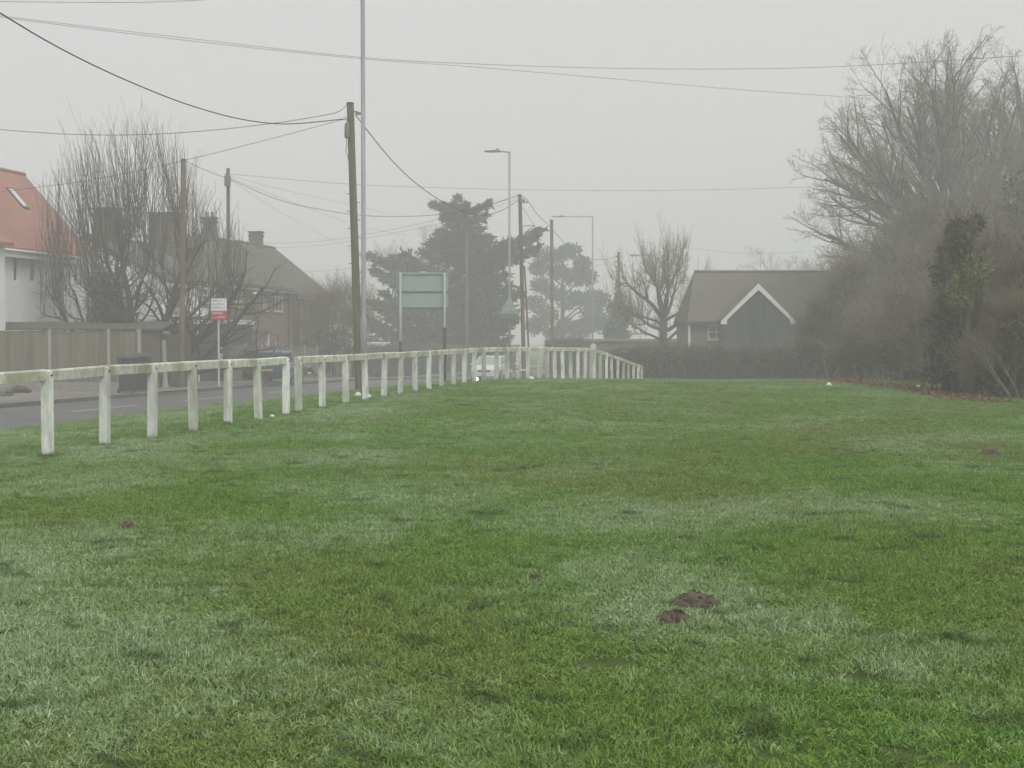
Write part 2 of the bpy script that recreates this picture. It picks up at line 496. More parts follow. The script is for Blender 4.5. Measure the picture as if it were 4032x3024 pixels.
def scatter_grass():
    m = grass_material()
    coll = bpy.data.collections.new('grass_tufts')
    for k in range(7):
        me = grass_tuft(k, 1500, .46, .018, .048, .0047)
        me.materials.append(m)
        o = bpy.data.objects.new('grass_tuft_%d' % k, me)
        coll.objects.link(o)
    pts, rot, scl, ind, fro, hue = [], [], [], [], [], []
    r = np.random.default_rng(5)
    y = 4.4
    while y < 60:
        step = .30 if y < 22 else (.42 if y < 36 else .6)
        half = .37 * y + 1.0
        for x in np.arange(-half, half, step):
            X = x + r.uniform(-.5, .5) * step; Y = y + r.uniform(-.5, .5) * step
            s, n = sn(X, Y)
            if n < RD1 + .2 or X > 13:
                continue
            if any((X - p[0]) ** 2 + ((Y - p[1]) * .8) ** 2 < (rr * (.55 if w in ('largest', 'flattened') else .25)) ** 2 for p, rr, w in mole_pts):
                continue
            f1 = mnoise.noise(Vector((X * .5, Y * .36, 9.0))) + .5 * mnoise.noise(Vector((X * 1.5, Y * 1.1, 4.0)))
            f2 = mnoise.noise(Vector((X * .3 + 7, Y * .22, 2.0))) + .45 * mnoise.noise(Vector((X * 1.1, Y * .9, 14.0)))
            h = mnoise.noise(Vector((X * .9, Y * .7, 21.0))) + .6 * mnoise.noise(Vector((X * 3.1, Y * 2.6, 24.0)))
            left = np.clip((-X / max(Y, 1) - .0) * .55, -.12, .16)
            pts.append((X, Y, gz(X, Y) + .009))
            rot.append(r.uniform(0, 6.28))
            f = .27 + .55 * f1 + left
            big = (1.3 if y >= 22 else 1.0) * (1.35 if y >= 36 else 1.0)
            scl.append((big, big, max(.7, .9 + .6 * h + .5 * np.clip(f - .2, 0, 1)) * (1.15 if y > 30 else 1.0)))
            ind.append(int(r.integers(0, 7)))
            fro.append(float(np.clip(f, 0, 1)))
            hue.append(float(np.clip(.30 + 1.1 * f2 + (.18 if X > .05 * Y else 0), 0, 1)))
        y += step
    for X, Y in POSTS:
        for k in range(7):
            a = r.uniform(0, 6.28); X2, Y2 = X + .1 * math.cos(a), Y + .1 * math.sin(a)
            pts.append((X2, Y2, gz(X2, Y2))); rot.append(r.uniform(0, 6.28)); q = r.uniform(.28, .42); scl.append((q, q, r.uniform(1.5, 2.6)))
            ind.append(int(r.integers(0, 7))); fro.append(r.uniform(0, .35)); hue.append(r.uniform(.2, .9))
    me = bpy.data.meshes.new('grass_points')
    n_ = len(pts)
    me.vertices.add(n_); me.vertices.foreach_set('co', np.array(pts, np.float32).reshape(-1))
    for nm, ty, data in (('rot', 'FLOAT', rot), ('frost', 'FLOAT', fro), ('hue', 'FLOAT', hue), ('pick', 'INT', ind)):
        a = me.attributes.new(nm, ty, 'POINT'); a.data.foreach_set('value', np.array(data, np.int32 if ty == 'INT' else np.float32))
    a = me.attributes.new('size', 'FLOAT_VECTOR', 'POINT'); a.data.foreach_set('vector', np.array(scl, np.float32).reshape(-1))
    me.materials.append(m)
    o = bpy.data.objects.new('grass', me); COL.objects.link(o)
    struct(o, 'stuff', 'short rough green grass with pale dewy patches covering the field')
    g = bpy.data.node_groups.new('grass_scatter', 'GeometryNodeTree')
    g.interface.new_socket('Geometry', in_out='INPUT', socket_type='NodeSocketGeometry')
    g.interface.new_socket('Geometry', in_out='OUTPUT', socket_type='NodeSocketGeometry')
    N = g.nodes; L = g.links
    gi, go = N.new('NodeGroupInput'), N.new('NodeGroupOutput')
    ci = N.new('GeometryNodeCollectionInfo'); ci.inputs['Collection'].default_value = coll
    ci.inputs['Separate Children'].default_value = True; ci.inputs['Reset Children'].default_value = True
    m2p = N.new('GeometryNodeMeshToPoints')
    iop = N.new('GeometryNodeInstanceOnPoints'); iop.inputs['Pick Instance'].default_value = True
    def att(nm, ty):
        a = N.new('GeometryNodeInputNamedAttribute'); a.data_type = ty; a.inputs['Name'].default_value = nm
        return [s for s in a.outputs if s.enabled and s.name == 'Attribute'][0]
    cx = N.new('ShaderNodeCombineXYZ')
    L.new(att('rot', 'FLOAT'), cx.inputs['Z'])
    L.new(gi.outputs[0], m2p.inputs['Mesh']); L.new(m2p.outputs[0], iop.inputs['Points'])
    L.new(ci.outputs[0], iop.inputs['Instance'])
    L.new(att('pick', 'INT'), iop.inputs['Instance Index'])
    L.new(cx.outputs[0], iop.inputs['Rotation'])
    L.new(att('size', 'FLOAT_VECTOR'), iop.inputs['Scale'])
    L.new(iop.outputs[0], go.inputs[0])
    md = o.modifiers.new('scatter', 'NODES'); md.node_group = g
POSTS = []

# mole hills
m_soil = M('turned_soil', (.07, .055, .04), (.165, .135, .10), scale=18, rough=1, bump=1, bscale=60, spec=.1)
MOLE_LABEL = {'largest': 'largest dark brown molehill of crumbled soil in the field grass', 'flattened': 'flattened molehill with dry straw just in front of the largest molehill',
              'low': 'low brown molehill in the grass on the side towards the white fence', 'small': 'small brown scrape of soil in the middle of the field',
              'thin': 'thin reddish soil scrape far out in the grass', 'wide': 'wide trampled soil patch close to the thicket'}
for p, r, w in mole_pts:
    mb = MB()
    rr = np.random.default_rng(int(r * 100))
    nr, na = 7, 22
    V = [p + np.array([0, 0, .45 * r])]
    for i in range(1, nr + 1):
        for j in range(na):
            a = 2 * math.pi * j / na
            t = i / nr
            q = r * t * (1 + .18 * mnoise.noise(Vector((math.cos(a) * 1.5 + p[0], math.sin(a) * 1.5, p[1]))))
            z = .5 * r * (1 - t ** 1.6) + .022 * mnoise.noise(Vector((q * math.cos(a) * 22, q * math.sin(a) * 22, p[0]))) * (1 - .4 * t) - (.03 if i == nr else 0)
            x_, y_ = p[0] + q * math.cos(a), p[1] + q * math.sin(a) * .8
            V.append(np.array([x_, y_, gz(x_, y_) + z + .012]))
    mb.add(V, [[0, 1 + j, 1 + (j + 1) % na] for j in range(na)])
    qs = [[1 + i * na + j, 1 + (i + 1) * na + j, 1 + (i + 1) * na + (j + 1) % na, 1 + i * na + (j + 1) % na] for i in range(nr - 1) for j in range(na)]
    mb.f.append(np.array(qs))
    root = thing('molehill', MOLE_LABEL[w], 'molehill', p)
    obj(mb, 'mound', m_soil, root, smooth_=False)
    cb = MB()
    for k in range(26):
        a, q = rr.uniform(0, 6.28), r * rr.uniform(.1, 1.15)
        x_, y_ = p[0] + q * math.cos(a), p[1] + q * .8 * math.sin(a)
        sz = rr.uniform(.008, .024)
        cb.box((x_, y_, gz(x_, y_) + .5 * r * max(0, 1 - (q / r) ** 1.6) + .012), (sz, sz * rr.uniform(.7, 1.3), sz * .8), rr.uniform(0, 3), tilt=np.array([[1, .3, 0], [-.3, 1, .2], [0, -.2, 1]]))
    c = obj(cb, 'soil_crumbs', m_soil, root); c['kind'] = 'stuff'
    sb = MB()
    k = 34
    P = np.stack([p[0] + rr.normal(size=k) * r * .7, p[1] + rr.normal(size=k) * r * .5, np.zeros(k)], -1)
    P[:, 2] = [gz(a, b) + .05 * r / .3 for a, b in P[:, :2]]
    D = rr.normal(size=(k, 3)); D[:, 2] *= .25
    sb.cards(P, rr.uniform(.03, .11, k), .006, D, rr)
    c = obj(sb, 'dry_straw', M('straw', (.30, .26, .17), (.42, .37, .26), scale=30), root); c['kind'] = 'stuff'

# ------------------------------------------------------------------ white fence
m_white = M('weathered_white_paint', (.80, .83, .80), (.50, .53, .46), scale=7, rough=.75, bump=.25, bscale=50, c3=(.34, .36, .24), stretch=(1, 1, .3), lo=.42, hi=.62)
m_rail = M('weathered_rail_paint', (.68, .70, .63), (.43, .44, .34), scale=6, rough=.8, bump=.3, bscale=50, c3=(.33, .33, .21), lo=.4, hi=.62)
m_bolt = M('dark_bolt', (.05, .05, .048), (.09, .085, .08), scale=20, rough=.6)
vary(m_white, .14); vary(m_rail, .12)
W1 = [185, 410, 598, 760, 896, 1016, 1125]
W2 = [1175, 1269, 1361, 1439, 1511, 1576, 1634.5, 1689, 1738, 1785, 1828, 1867, 1905]
def post_d(i): return 18.0 * (1 + .0825 * i)
A1 = [(x, post_d(i)) for i, x in enumerate(W1)]
A2 = [(x, post_d(6.55 + i)) for i, x in enumerate(W2)]
L2 = [1954, 1998, 2040, 2079, 2122, 2156, 2186, 2217, 2248, 2276, 2304, 2328]
d0 = A2[-1][1]
A3 = [(x, d0 + (k + 1) * (58 - d0) / len(L2)) for k, x in enumerate(L2)]
L3 = [2341, 2364, 2388, 2410, 2433, 2455, 2474, 2495, 2512, 2528]
A4 = [(x, 58.6 + k * 13.6 / 9) for k, x in enumerate(L3)]

def top_y(x):
    return np.interp(x, [185, 410, 598, 760, 896, 1016, 1125, 1175, 1269, 1361, 1439, 1575, 1785, 1905, 2040, 2217, 2328, 2341, 2388, 2433, 2474, 2528],
                     [1455, 1440, 1431, 1422, 1417, 1413, 1406, 1405, 1401, 1396, 1392, 1386, 1376, 1369, 1367, 1368, 1371, 1374, 1388, 1405, 1420, 1439])

def build_fence(label, spots, extra=None):
    pts = [px(x, top_y(x), d) for x, d in spots]
    if extra:
        pts = extra(pts) + pts
    root = thing('post_and_rail_fence', label, 'fence', (pts[0][0], pts[0][1], gz(pts[0][0], pts[0][1])))
    rr = np.random.default_rng(int(abs(pts[0][0]) * 50) + 3)
    rz0 = None
    for i, p in enumerate(pts):
        q = pts[min(i + 1, len(pts) - 1)]; o = pts[max(i - 1, 0)]
        u = (q - o)[:2]; u /= np.linalg.norm(u)
        nrm = np.array([u[1], -u[0]])           # towards the field
        g = gz(p[0], p[1])
        lx, ly = rr.normal() * .013, rr.normal() * .013
        top = p[2] - .012
        def P(a, b, z):                          # a along fence, b towards field
            h = z - g
            return np.array([p[0] + u[0] * a + nrm[0] * b + lx * h, p[1] + u[1] * a + nrm[1] * b + ly * h, z])
        hw = .055
        mb = MB()
        zn = top - .135
        mb.hexa([P(-hw, -hw, g - .25), P(hw, -hw, g - .25), P(hw, hw, g - .25), P(-hw, hw, g - .25), P(-hw, -hw, zn), P(hw, -hw, zn), P(hw, hw, zn), P(-hw, hw, zn)])
        mb.hexa([P(-hw, .012, zn), P(hw, .012, zn), P(hw, hw, zn), P(-hw, hw, zn), P(-hw, .012, top), P(hw, .012, top), P(hw * .9, hw * .8, top - .015), P(-hw * .9, hw * .8, top - .015)])
        POSTS.append((p[0], p[1]))
        post = obj(mb, 'post', m_white, root)
        if i < 11:
            bb = MB(); c = P(.012, hw + .004, top - .06)
            bb.box(c, (.026, .012, .022), math.atan2(u[1], u[0]))
            obj(bb, 'bolt', m_bolt, post)
        if i < len(pts) - 1:
            v = (q - p); v2 = v[:2] / np.linalg.norm(v[:2]); n2 = np.array([v2[1], -v2[0]])
            ext = hw - .004 if i > 0 else hw
            ja, jb = rr.normal() * .004, rr.normal() * .004
            a, b = p + np.array([*(-v2 * (-.002 if i else .055)), 0]), q - np.array([*(v2 * .002), 0]) * (1 if i < len(pts) - 2 else -25)
            def R(pt, off, z): return np.array([pt[0] + n2[0] * off, pt[1] + n2[1] * off, pt[2] + z])
            rb = MB()
            sec = [(-.07, -.128), (.008, -.132), (.010, -.018), (-.006, 0.0), (-.055, .002), (-.072, -.015)]
            r0 = np.array([R(a, o_, z_ + ja) for o_, z_ in sec]); r1 = np.array([R(b, o_, z_ + jb) for o_, z_ in sec])
            k = len(sec)
            rb.poly(r0); rb.poly(r1[::-1])
            for j in range(k):
                rb.quad(r0[j], r1[j], r1[(j + 1) % k], r0[(j + 1) % k])
            obj(rb, 'rail', m_rail, root)
    return root, pts

def lead_in(pts):
    st = pts[1] - pts[0]
    return [pts[0] - st * 2, pts[0] - st]
build_fence('white post and rail fence section with the tallest, widest posts, ending at a gap', A1, lead_in)
build_fence('long white post and rail fence section running past the road sign and poles', A2 + A3)
build_fence('white post and rail fence section dropping downhill beside the dark hedge', A4)
scatter_grass()

# ------------------------------------------------------------------ poles, lamps and cables
m_pole = M('old_pole_wood', (.115, .10, .075), (.19, .17, .125), scale=2.5, rough=.9, bump=.5, bscale=30, stretch=(3, 3, .25), c3=(.13, .13, .085))
m_pole2 = M('brown_pole_wood', (.13, .095, .075), (.20, .15, .125), scale=2.5, rough=.9, bump=.5, bscale=30, stretch=(3, 3, .25))
m_dark = M('dark_fittings', (.05, .05, .05), (.09, .088, .085), scale=9, rough=.7)
m_grey = M('grey_fittings', (.16, .16, .165), (.22, .22, .22), scale=6, rough=.6)
m_steel = M('galvanised_steel', (.24, .25, .27), (.34, .355, .37), scale=3, rough=.55, spec=.5, stretch=(2, 2, .4))
m_cable = M('black_cable', (.03, .03, .032), (.055, .055, .057), scale=3, rough=.7)
m_ceram = M('insulator', (.55, .53, .47), (.65, .63, .56), scale=9, rough=.4)

def utility_pole(label, xt, yt, xb, Y, r0, r1, mat=m_pole, cap=None):
    t = px(xt, yt, Y); b = px(xb, 1500, Y)
    b[2] = gz(b[0], b[1])
    root = thing('utility_pole', label, 'utility pole', b)
    mb = MB(); k = 8
    pts = np.array([b + (t - b) * f for f in np.linspace(-.04, 1, k)])
    mb.tubes(pts, np.linspace(r1, r0, k), 12)
    obj(mb, 'shaft', mat, root, smooth_=False)
    mb = MB(); mb.tubes(np.array([t + [0, 0, -.02], t + [0, 0, .03], t + [0, 0, .05]]), np.array([r0 * 1.06, r0 * 1.06, r0 * .3]), 12)
    obj(mb, 'cap', m_dark, root)
    return root, b, t

p1, b1, t1 = utility_pole('thick leaning wooden pole carrying a hanging grey cable joint, behind the tall lamp column', 1379, 408, 1415, 48, .115, .135)
mb = MB(); c = px(1366, 520, 47.8)
mb.tubes(np.array([c + [0, 0, .32], c + [0, 0, .25], c + [0, 0, -.15], c + [0, 0, -.2]]), np.array([.03, .075, .085, .05]), 8); obj(mb, 'cable_joint', m_grey, p1)
mb = MB(); mb.tubes(np.array([px(1364, 545, 47.8), px(1366, 570, 47.8), px(1361, 592, 47.8), px(1368, 612, 47.85), px(1372, 630, 47.85)]), np.full(5, .012), 5); obj(mb, 'lead_wire', m_dark, p1)
mb = MB(); mb.box(px(1360, 466, 47.9), (.12, .14, .1)); obj(mb, 'insulator', m_ceram, p1)
mb = MB(); mb.box(px(1412, 447, 47.9), (.2, .06, .09)); mb.box(px(1398, 440, 47.95), (.18, .05, .04)); obj(mb, 'bracket', m_grey, p1)
for k in range(10):
    f = .07 + .03 * k
    q = b1 + (t1 - b1) * (.35 + f)
    mb = MB(); mb.box(q + np.array([.15 * (-1) ** k, 0, 0]), (.12, .02, .02)); obj(mb, 'climbing_step', m_dark, p1)

pA, bA, tA = utility_pole('reddish brown wooden pole standing in the bare multi stemmed tree', 722, 630, 716, 60, .10, .12, m_pole2)
pB, bB, tB = utility_pole('slim wooden pole with a grey junction box by the brick house', 898, 666, 902, 72, .085, .10)
mb = MB(); mb.box(px(896, 712, 71.8), (.28, .2, .5)); mb.box(px(896, 690, 71.8), (.16, .16, .2)); obj(mb, 'junction_box', m_grey, pB)
p3, b3, t3 = utility_pole('leaning wooden pole with stay bracket beside the warning sign column', 2047, 768, 2064, 80, .10, .115, m_pole2)
mb = MB(); mb.tubes(np.array([b3 + (t3 - b3) * .62 + [.16, .1, 0], b3 + [.34, .1, -.1]]), np.full(2, .05), 8); obj(mb, 'side_pole', m_pole, p3)
mb = MB(); mb.box(px(2062, 792, 79.7), (.16, .16, .22)); mb.box(px(2075, 796, 79.7), (.12, .1, .1)); obj(mb, 'insulator', m_grey, p3)
mb = MB()
ap = px(2105, 888, 79.5)
mb.tubes(np.array([px(2056, 815, 79.9), ap]), np.full(2, .014), 5); mb.tubes(np.array([px(2058, 890, 79.9), ap]), np.full(2, .02), 5); mb.tubes(np.array([px(2060, 922, 79.9), ap]), np.full(2, .02), 5)
obj(mb, 'stay_bracket', m_grey, p3)
mb = MB(); mb.tubes(np.array([ap, px(2118, 968, 79.4), px(2122, 1040, 79.3)]), np.full(3, .012), 5); mb.box(px(2118, 971, 79.4), (.1, .1, .16)); obj(mb, 'stay_wire', m_dark, p3)
p4, b4, t4 = utility_pole('plain flat topped wooden pole between the pine and the leaning pole', 2172, 868, 2175, 100, .11, .12, m_pole)
p5, b5, t5 = utility_pole('short wooden pole with its lower half buried in ivy', 2436, 995, 2438, 128, .12, .13, m_pole2)
for k in range(4):
    mb = MB(); mb.box(px(2427, 1010 + 20 * k, 127.8), (.18, .1, .12)); obj(mb, 'insulator', m_grey, p5)
p6, b6, t6 = utility_pole('pale wooden pole standing in front of the big conifer', 1836, 925, 1838, 104, .11, .13, m_pole)

def lamp(label, x, ytop, ybase_sec, Y, rl, ru, arm, kind='led'):
    t = px(x, ytop, Y); b = np.array([t[0], t[1], gz(t[0], t[1])])
    root = thing('lamp_column', label, 'lamp post', b)
    zs = px(x, ybase_sec, Y)[2]
    mb = MB()
    mb.tubes(np.array([b + [0, 0, -.3], [b[0], b[1], zs], [b[0], b[1], zs + .06], [t[0], t[1], t[2]]]), np.array([rl, rl, ru * 1.05, ru]), 14)
    obj(mb, 'column', m_steel, root, smooth_=True)
    mb = MB(); mb.box(b + np.array([0, -rl - .004, .75]), (rl * 1.1, .012, .55)); obj(mb, 'access_door', m_grey, root)
    d = np.array([-CT, ST, 0.0])
    mb = MB()
    if kind == 'led':
        al, hl = arm
        mb.tubes(np.array([t + [0, 0, -.05], t + d * .12 + [0, 0, -.02], t + d * al + [0, 0, .01]]), np.array([.035, .03, .028]), 8)
        obj(mb, 'arm', m_steel, root)
        c = t + d * al + np.array([0, 0, .02])
        side = np.array([d[1], -d[0], 0])
        mb = MB()
        w0, w1 = .10, .14
        mb.hexa([c - side * w0 - [0, 0, .05], c + side * w0 - [0, 0, .05], c + d * hl + side * w1 * .7 - [0, 0, .01], c + d * hl - side * w1 * .7 - [0, 0, .01],
                 c - side * w0 * .6 + [0, 0, .06], c + side * w0 * .6 + [0, 0, .06], c + d * hl + side * w1 * .5 + [0, 0, .03], c + d * hl - side * w1 * .5 + [0, 0, .03]])
        lh = obj(mb, 'lamp_head', m_grey, root)
        mb = MB(); mb.tubes(np.array([c + d * .12 + [0, 0, .05], c + d * .12 + [0, 0, .12]]), np.array([.035, .03]), 8); obj(mb, 'photocell', m_dark, lh)
        mb = MB(); g0 = c + d * hl * .35; g1 = c + d * hl * .95
        mb.quad(g0 - side * .08 - [0, 0, .058], g1 - side * .08 - [0, 0, .03], g1 + side * .08 - [0, 0, .03], g0 + side * .08 - [0, 0, .058]); obj(mb, 'lamp_glass', M('lamp_glass', (.5, .5, .48), rough=.3), lh)
    else:
        pts = np.array([t] + [t + d * (.95 * (1 - math.cos(a))) + np.array([0, 0, .75 * math.sin(a)]) for a in np.linspace(.2, 1.57, 6)] + [t + d * 2.0 + [0, 0, .78]])
        mb.tubes(pts, np.linspace(.05, .035, len(pts)), 8); obj(mb, 'arm', m_steel, root, smooth_=True)
        c = pts[-1]; mb = MB()
        mb.tubes(np.array([c, c + d * .15, c + d * .8, c + d * .95]), np.array([.04, .1, .12, .04]), 8); obj(mb, 'lamp_head', m_grey, root)
    return root, b, t
lamp('tall grey steel lamp column rising out of frame in front of the leaning pole', 1428, -60, 1259, 35.5, .083, .052, (.7, .75))
lamp('grey lamp column with short arm carrying the triangular warning sign', 2006, 596, 1180, 65, .06, .045, (.42, .7))
lamp('grey lamp column with long straight arm and a round sign low down', 2334, 852, 1250, 104, .06, .05, (2.1, .8))
lamp('old swan neck lamp column seen through the pollarded tree', 2596, 1035, 1250, 148, .09, .07, None, 'swan')

def cable(label, pts, r, n=40):
    """pts: (x, y, Y) picture points with depths; smooth curve through them"""
    W_ = np.array([px(*p) if len(p) == 3 else p for p in pts])
    t = np.concatenate([[0], np.cumsum(np.linalg.norm(np.diff(W_, axis=0), axis=1))]); t /= t[-1]
    # Catmull-Rom resample
    out = []
    for u in np.linspace(0, 1, n):
        i = min(max(np.searchsorted(t, u) - 1, 0), len(t) - 2)
        h = t[i + 1] - t[i]; s_ = (u - t[i]) / h
        m0 = (W_[i + 1] - W_[max(i - 1, 0)]) / (t[i + 1] - t[max(i - 1, 0)]) * h
        j = min(i + 2, len(t) - 1)
        m1 = (W_[j] - W_[i]) / (t[j] - t[i]) * h
        out.append((2 * s_**3 - 3 * s_**2 + 1) * W_[i] + (s_**3 - 2 * s_**2 + s_) * m0 + (-2 * s_**3 + 3 * s_**2) * W_[i + 1] + (s_**3 - s_**2) * m1)
    out = np.array(out)
    mb = MB(); mb.tubes(out, np.full(n, r), 5)
    o = obj(mb, 'overhead_cable', m_cable, origin=out[-1])
    return tag(o, label, 'cable')
D_ = 1.8228
def disp(l, ys):
    n = len(l)
    return [(a * D_, b * D_, ys[0] + (ys[1] - ys[0]) * (a - l[0][0]) / (l[-1][0] - l[0][0])) for a, b in l]
cable('thickest black cable sagging steeply to the leaning pole from above the white house', disp([(-60, -8), (0, 28), (100, 88), (200, 140), (300, 185), (400, 224), (500, 253), (580, 266), (640, 267), (744, 257)], (27, 48)), .016, 60)
cable('black cable sagging across the multi stemmed tree to the top of the leaning pole', disp([(-40, 276), (0, 280), (150, 290), (300, 291), (450, 282), (600, 265), (700, 249), (735, 240), (752, 224)], (50, 48)), .011, 50)
cable('straight black cable climbing from the red tiled roof to the leaning pole', disp([(-30, 421), (0, 415), (200, 388), (400, 346), (600, 296), (742, 258)], (62, 48)), .009)
cable('black cable joining the reddish pole to the pole with the junction box', disp([(398, 347), (440, 366), (492, 386)], (60, 72)), .012)
cable('black cable sagging from the junction box pole to the stay bracket pole', disp([(494, 386), (600, 431), (700, 454), (780, 465), (860, 468), (960, 462), (1040, 447), (1122, 421)], (72, 80)), .014, 50)
cable('thick black cable dropping steeply from the leaning pole towards the conifer top', disp([(768, 248), (800, 290), (850, 350), (900, 397), (950, 432), (1000, 456), (1040, 465), (1080, 456), (1122, 432)], (48, 80)), .017, 50)
cable('faint long wire crossing the whole sky above the conifer', disp([(496, 376), (760, 398), (1000, 407), (1210, 411), (1450, 411), (1720, 405), (2000, 395)], (72, 84)), .008)
cable('faint drop wire from the junction box pole fading behind the leaning pole', disp([(497, 380), (620, 412), (760, 443), (840, 462)], (72, 95)), .006)
cable('thin wire sloping from the junction box pole down to the conifer', disp([(497, 384), (640, 440), (770, 486), (880, 510)], (72, 105)), .007)
cable('faintest drop wire slanting down from the junction box pole over the chimney', disp([(497, 388), (600, 455), (700, 510), (800, 560)], (72, 110)), .006)
cable('upper one of two parallel wires rising from the brick chimney to the stay bracket pole', disp([(520, 524), (600, 525), (700, 520), (840, 497), (960, 470), (1122, 424)], (95, 80)), .008)
cable('lower one of two parallel wires rising from the brick chimney to the stay bracket pole', disp([(530, 536), (600, 535), (700, 529), (840, 506), (960, 480), (1122, 430)], (95, 80)), .007)
cable('upper high power line crossing the sky into the big bare oak', disp([(-40, 27), (0, 34), (400, 82), (780, 124), (1000, 137), (1300, 147), (1600, 149), (1850, 142), (2250, 118)], (58, 60)), .009, 60)
cable('lower high power line slanting down into the big bare oak', disp([(-40, 30), (0, 37), (400, 87), (780, 127), (1000, 143), (1300, 168), (1600, 194), (1850, 211), (2260, 240)], (60, 88)), .011, 60)
cable('short length of wire grazing the very top of the sky', disp([(-40, 3), (100, 4.5), (300, 5), (420, 1), (520, -6)], (45, 45)), .008)
cable('black cable stepping down from the stay bracket pole to the flat topped pole', disp([(1126, 424), (1138, 430), (1160, 462), (1192, 492)], (80, 100)), .017)
cable('black cable sagging from the flat topped pole to the ivy covered pole', disp([(1191, 493), (1215, 520), (1245, 545), (1280, 559), (1310, 560), (1336, 552)], (100, 128)), .018)
cable('thin wire running level across the pine to the ivy covered pole', disp([(1160, 574), (1200, 578), (1270, 577), (1336, 563)], (110, 128)), .009)
cable('faint distant wire above the bungalow roof', disp([(1380, 522), (1440, 530), (1560, 544), (1640, 547), (1740, 545)], (140, 130)), .010)
cable('faint wire rising over the brick roof to the leaning pole', disp([(655, 588), (700, 585), (772, 578), (830, 568)], (98, 90)), .007)

# ------------------------------------------------------------------ road signs
m_signback = M('grey_sign_back', (.33, .39, .39), (.36, .42, .42), scale=2, rough=.8, spec=.1)
m_signpost = M('sign_post_grey', (.33, .34, .33), (.42, .43, .42), scale=4, rough=.6)
YS = 56.0
c0, c1 = px(1561, 1077, YS), px(1764, 1218, YS)
gb = gz((c0[0] + c1[0]) / 2, YS)
rs = thing('road_sign', 'large rectangular road sign on two posts seen from its grey back', 'road sign', ((c0[0] + c1[0]) / 2, YS, gb))
wS = c1[0] - c0[0]; zt, zb = c0[2], c1[2]
h3 = (zt - zb) / 2
for k in range(2):
    mb = MB(); mb.box(((c0[0] + c1[0]) / 2, YS + .12, zb + h3 * (k + .5)), (wS, .012, h3 - .012)); obj(mb, 'sign_panel', m_signback, rs)
for zz, hh in ((zt + .01, .07), (zb + h3, .045), (zb + .06, .045)):
    mb = MB(); mb.box(((c0[0] + c1[0]) / 2 + (.03 if hh > .05 else 0), YS + .095, zz), (wS + .03, .035, hh)); obj(mb, 'rail_stiffener', m_signback if hh > .05 else m_grey, rs)
for k, xx in enumerate((1577, 1751)):
    q = px(xx, 1300, YS); mb = MB()
    mb.tubes(np.array([[q[0], YS, gz(q[0], YS) - .3], [q[0], YS, zt + .03]]), np.full(2, .052), 10); pp = obj(mb, 'post', m_signpost, rs, smooth_=True)
    mb = MB(); mb.tubes(np.array([[q[0], YS, gz(q[0], YS) - .2], [q[0], YS, px(xx, 1345 if k == 0 else 1290, YS)[2]]]), np.full(2, .056), 10)
    obj(mb, 'post_sleeve', M('dark_sleeve', (.045, .038, .034), (.07, .058, .05), scale=8), pp, smooth_=True)
mb = MB(); mb.box(px(1665, 1071, YS), (.24, .03, .04)); obj(mb, 'top_clip', m_ceram, rs)

# triangular warning sign, back view
q = px(2006, 1215, 64.85)
ws = thing('warning_sign', 'triangular warning sign seen from the back on a lamp column', 'road sign', q)
mb = MB(); tw = .41
rng3 = np.array([[q[0] - tw, q[1] - .06, q[2] - .22], [q[0] + tw, q[1] - .06, q[2] - .22], [q[0] + .05, q[1] - .06, q[2] + .47], [q[0] - .05, q[1] - .06, q[2] + .47]])
mb.prism(rng3, np.array([0, -.012, 0])); obj(mb, 'sign_plate', m_signback, ws)
for dz in (-.1, .16):
    mb = MB(); mb.box((q[0], q[1] - .085, q[2] + dz), (.5 - dz, .025, .04)); obj(mb, 'mounting_bar', m_signpost, ws)
mb = MB(); mb.box((q[0], q[1] - .065, q[2] - .36), (.8, .012, .2)); obj(mb, 'supplementary_plate', m_grey, ws)
# round sign
q = px(2336, 1364, 103.8)
rd = thing('round_sign', 'small round pale sign disc low on the long armed lamp column', 'road sign', q)
mb = MB()
ang = np.linspace(0, 2 * math.pi, 25)[:-1]
mb.prism(np.stack([q[0] + .21 * np.cos(ang), np.full(24, q[1] - .12), q[2] + .21 * np.sin(ang)], -1), np.array([0, -.015, 0])); obj(mb, 'sign_plate', M('pale_disc', (.68, .68, .63), (.75, .75, .7), scale=4), rd)
mb = MB(); mb.prism(np.stack([q[0] + .245 * np.cos(ang), np.full(24, q[1] - .10), q[2] + .245 * np.sin(ang)], -1), np.array([0, -.012, 0])); obj(mb, 'rim', m_grey, rd)
mb = MB(); mb.box((q[0], q[1] - .06, q[2]), (.1, .09, .05)); obj(mb, 'bracket', m_grey, rd)

# estate agent's board
YE = 61.5
a, b = px(831, 1175, YE), px(893, 1259, YE)
g0 = gz((a[0] + b[0]) / 2, YE)
es = thing('estate_agent_board', 'white and red estate agent board on a slim white post', 'sign', ((a[0] + b[0]) / 2, YE, g0))
m_board = M('board_white', (.72, .73, .76), (.78, .78, .8), scale=3, rough=.5)
m_red = M('board_red', (.42, .045, .06), (.48, .06, .075), scale=3, rough=.5)
m_ink = M('grey_print', (.32, .34, .38), rough=.6); m_ink2 = M('dark_print', (.12, .12, .13), rough=.6); m_pink = M('pale_print', (.70, .45, .48), rough=.6); m_blue = M('lilac_print', (.42, .45, .62), rough=.6)
xm, wB = (a[0] + b[0]) / 2, b[0] - a[0]
zs = px(860, 1224, YE)[2]
mb = MB(); mb.box((xm, YE, (a[2] + zs) / 2), (wB, .03, a[2] - zs)); w_ = obj(mb, 'white_panel', m_board, es)
mb = MB(); mb.box((xm, YE, (zs + b[2]) / 2 - .003), (wB, .032, zs - b[2] - .006)); r_ = obj(mb, 'red_panel', m_red, es)
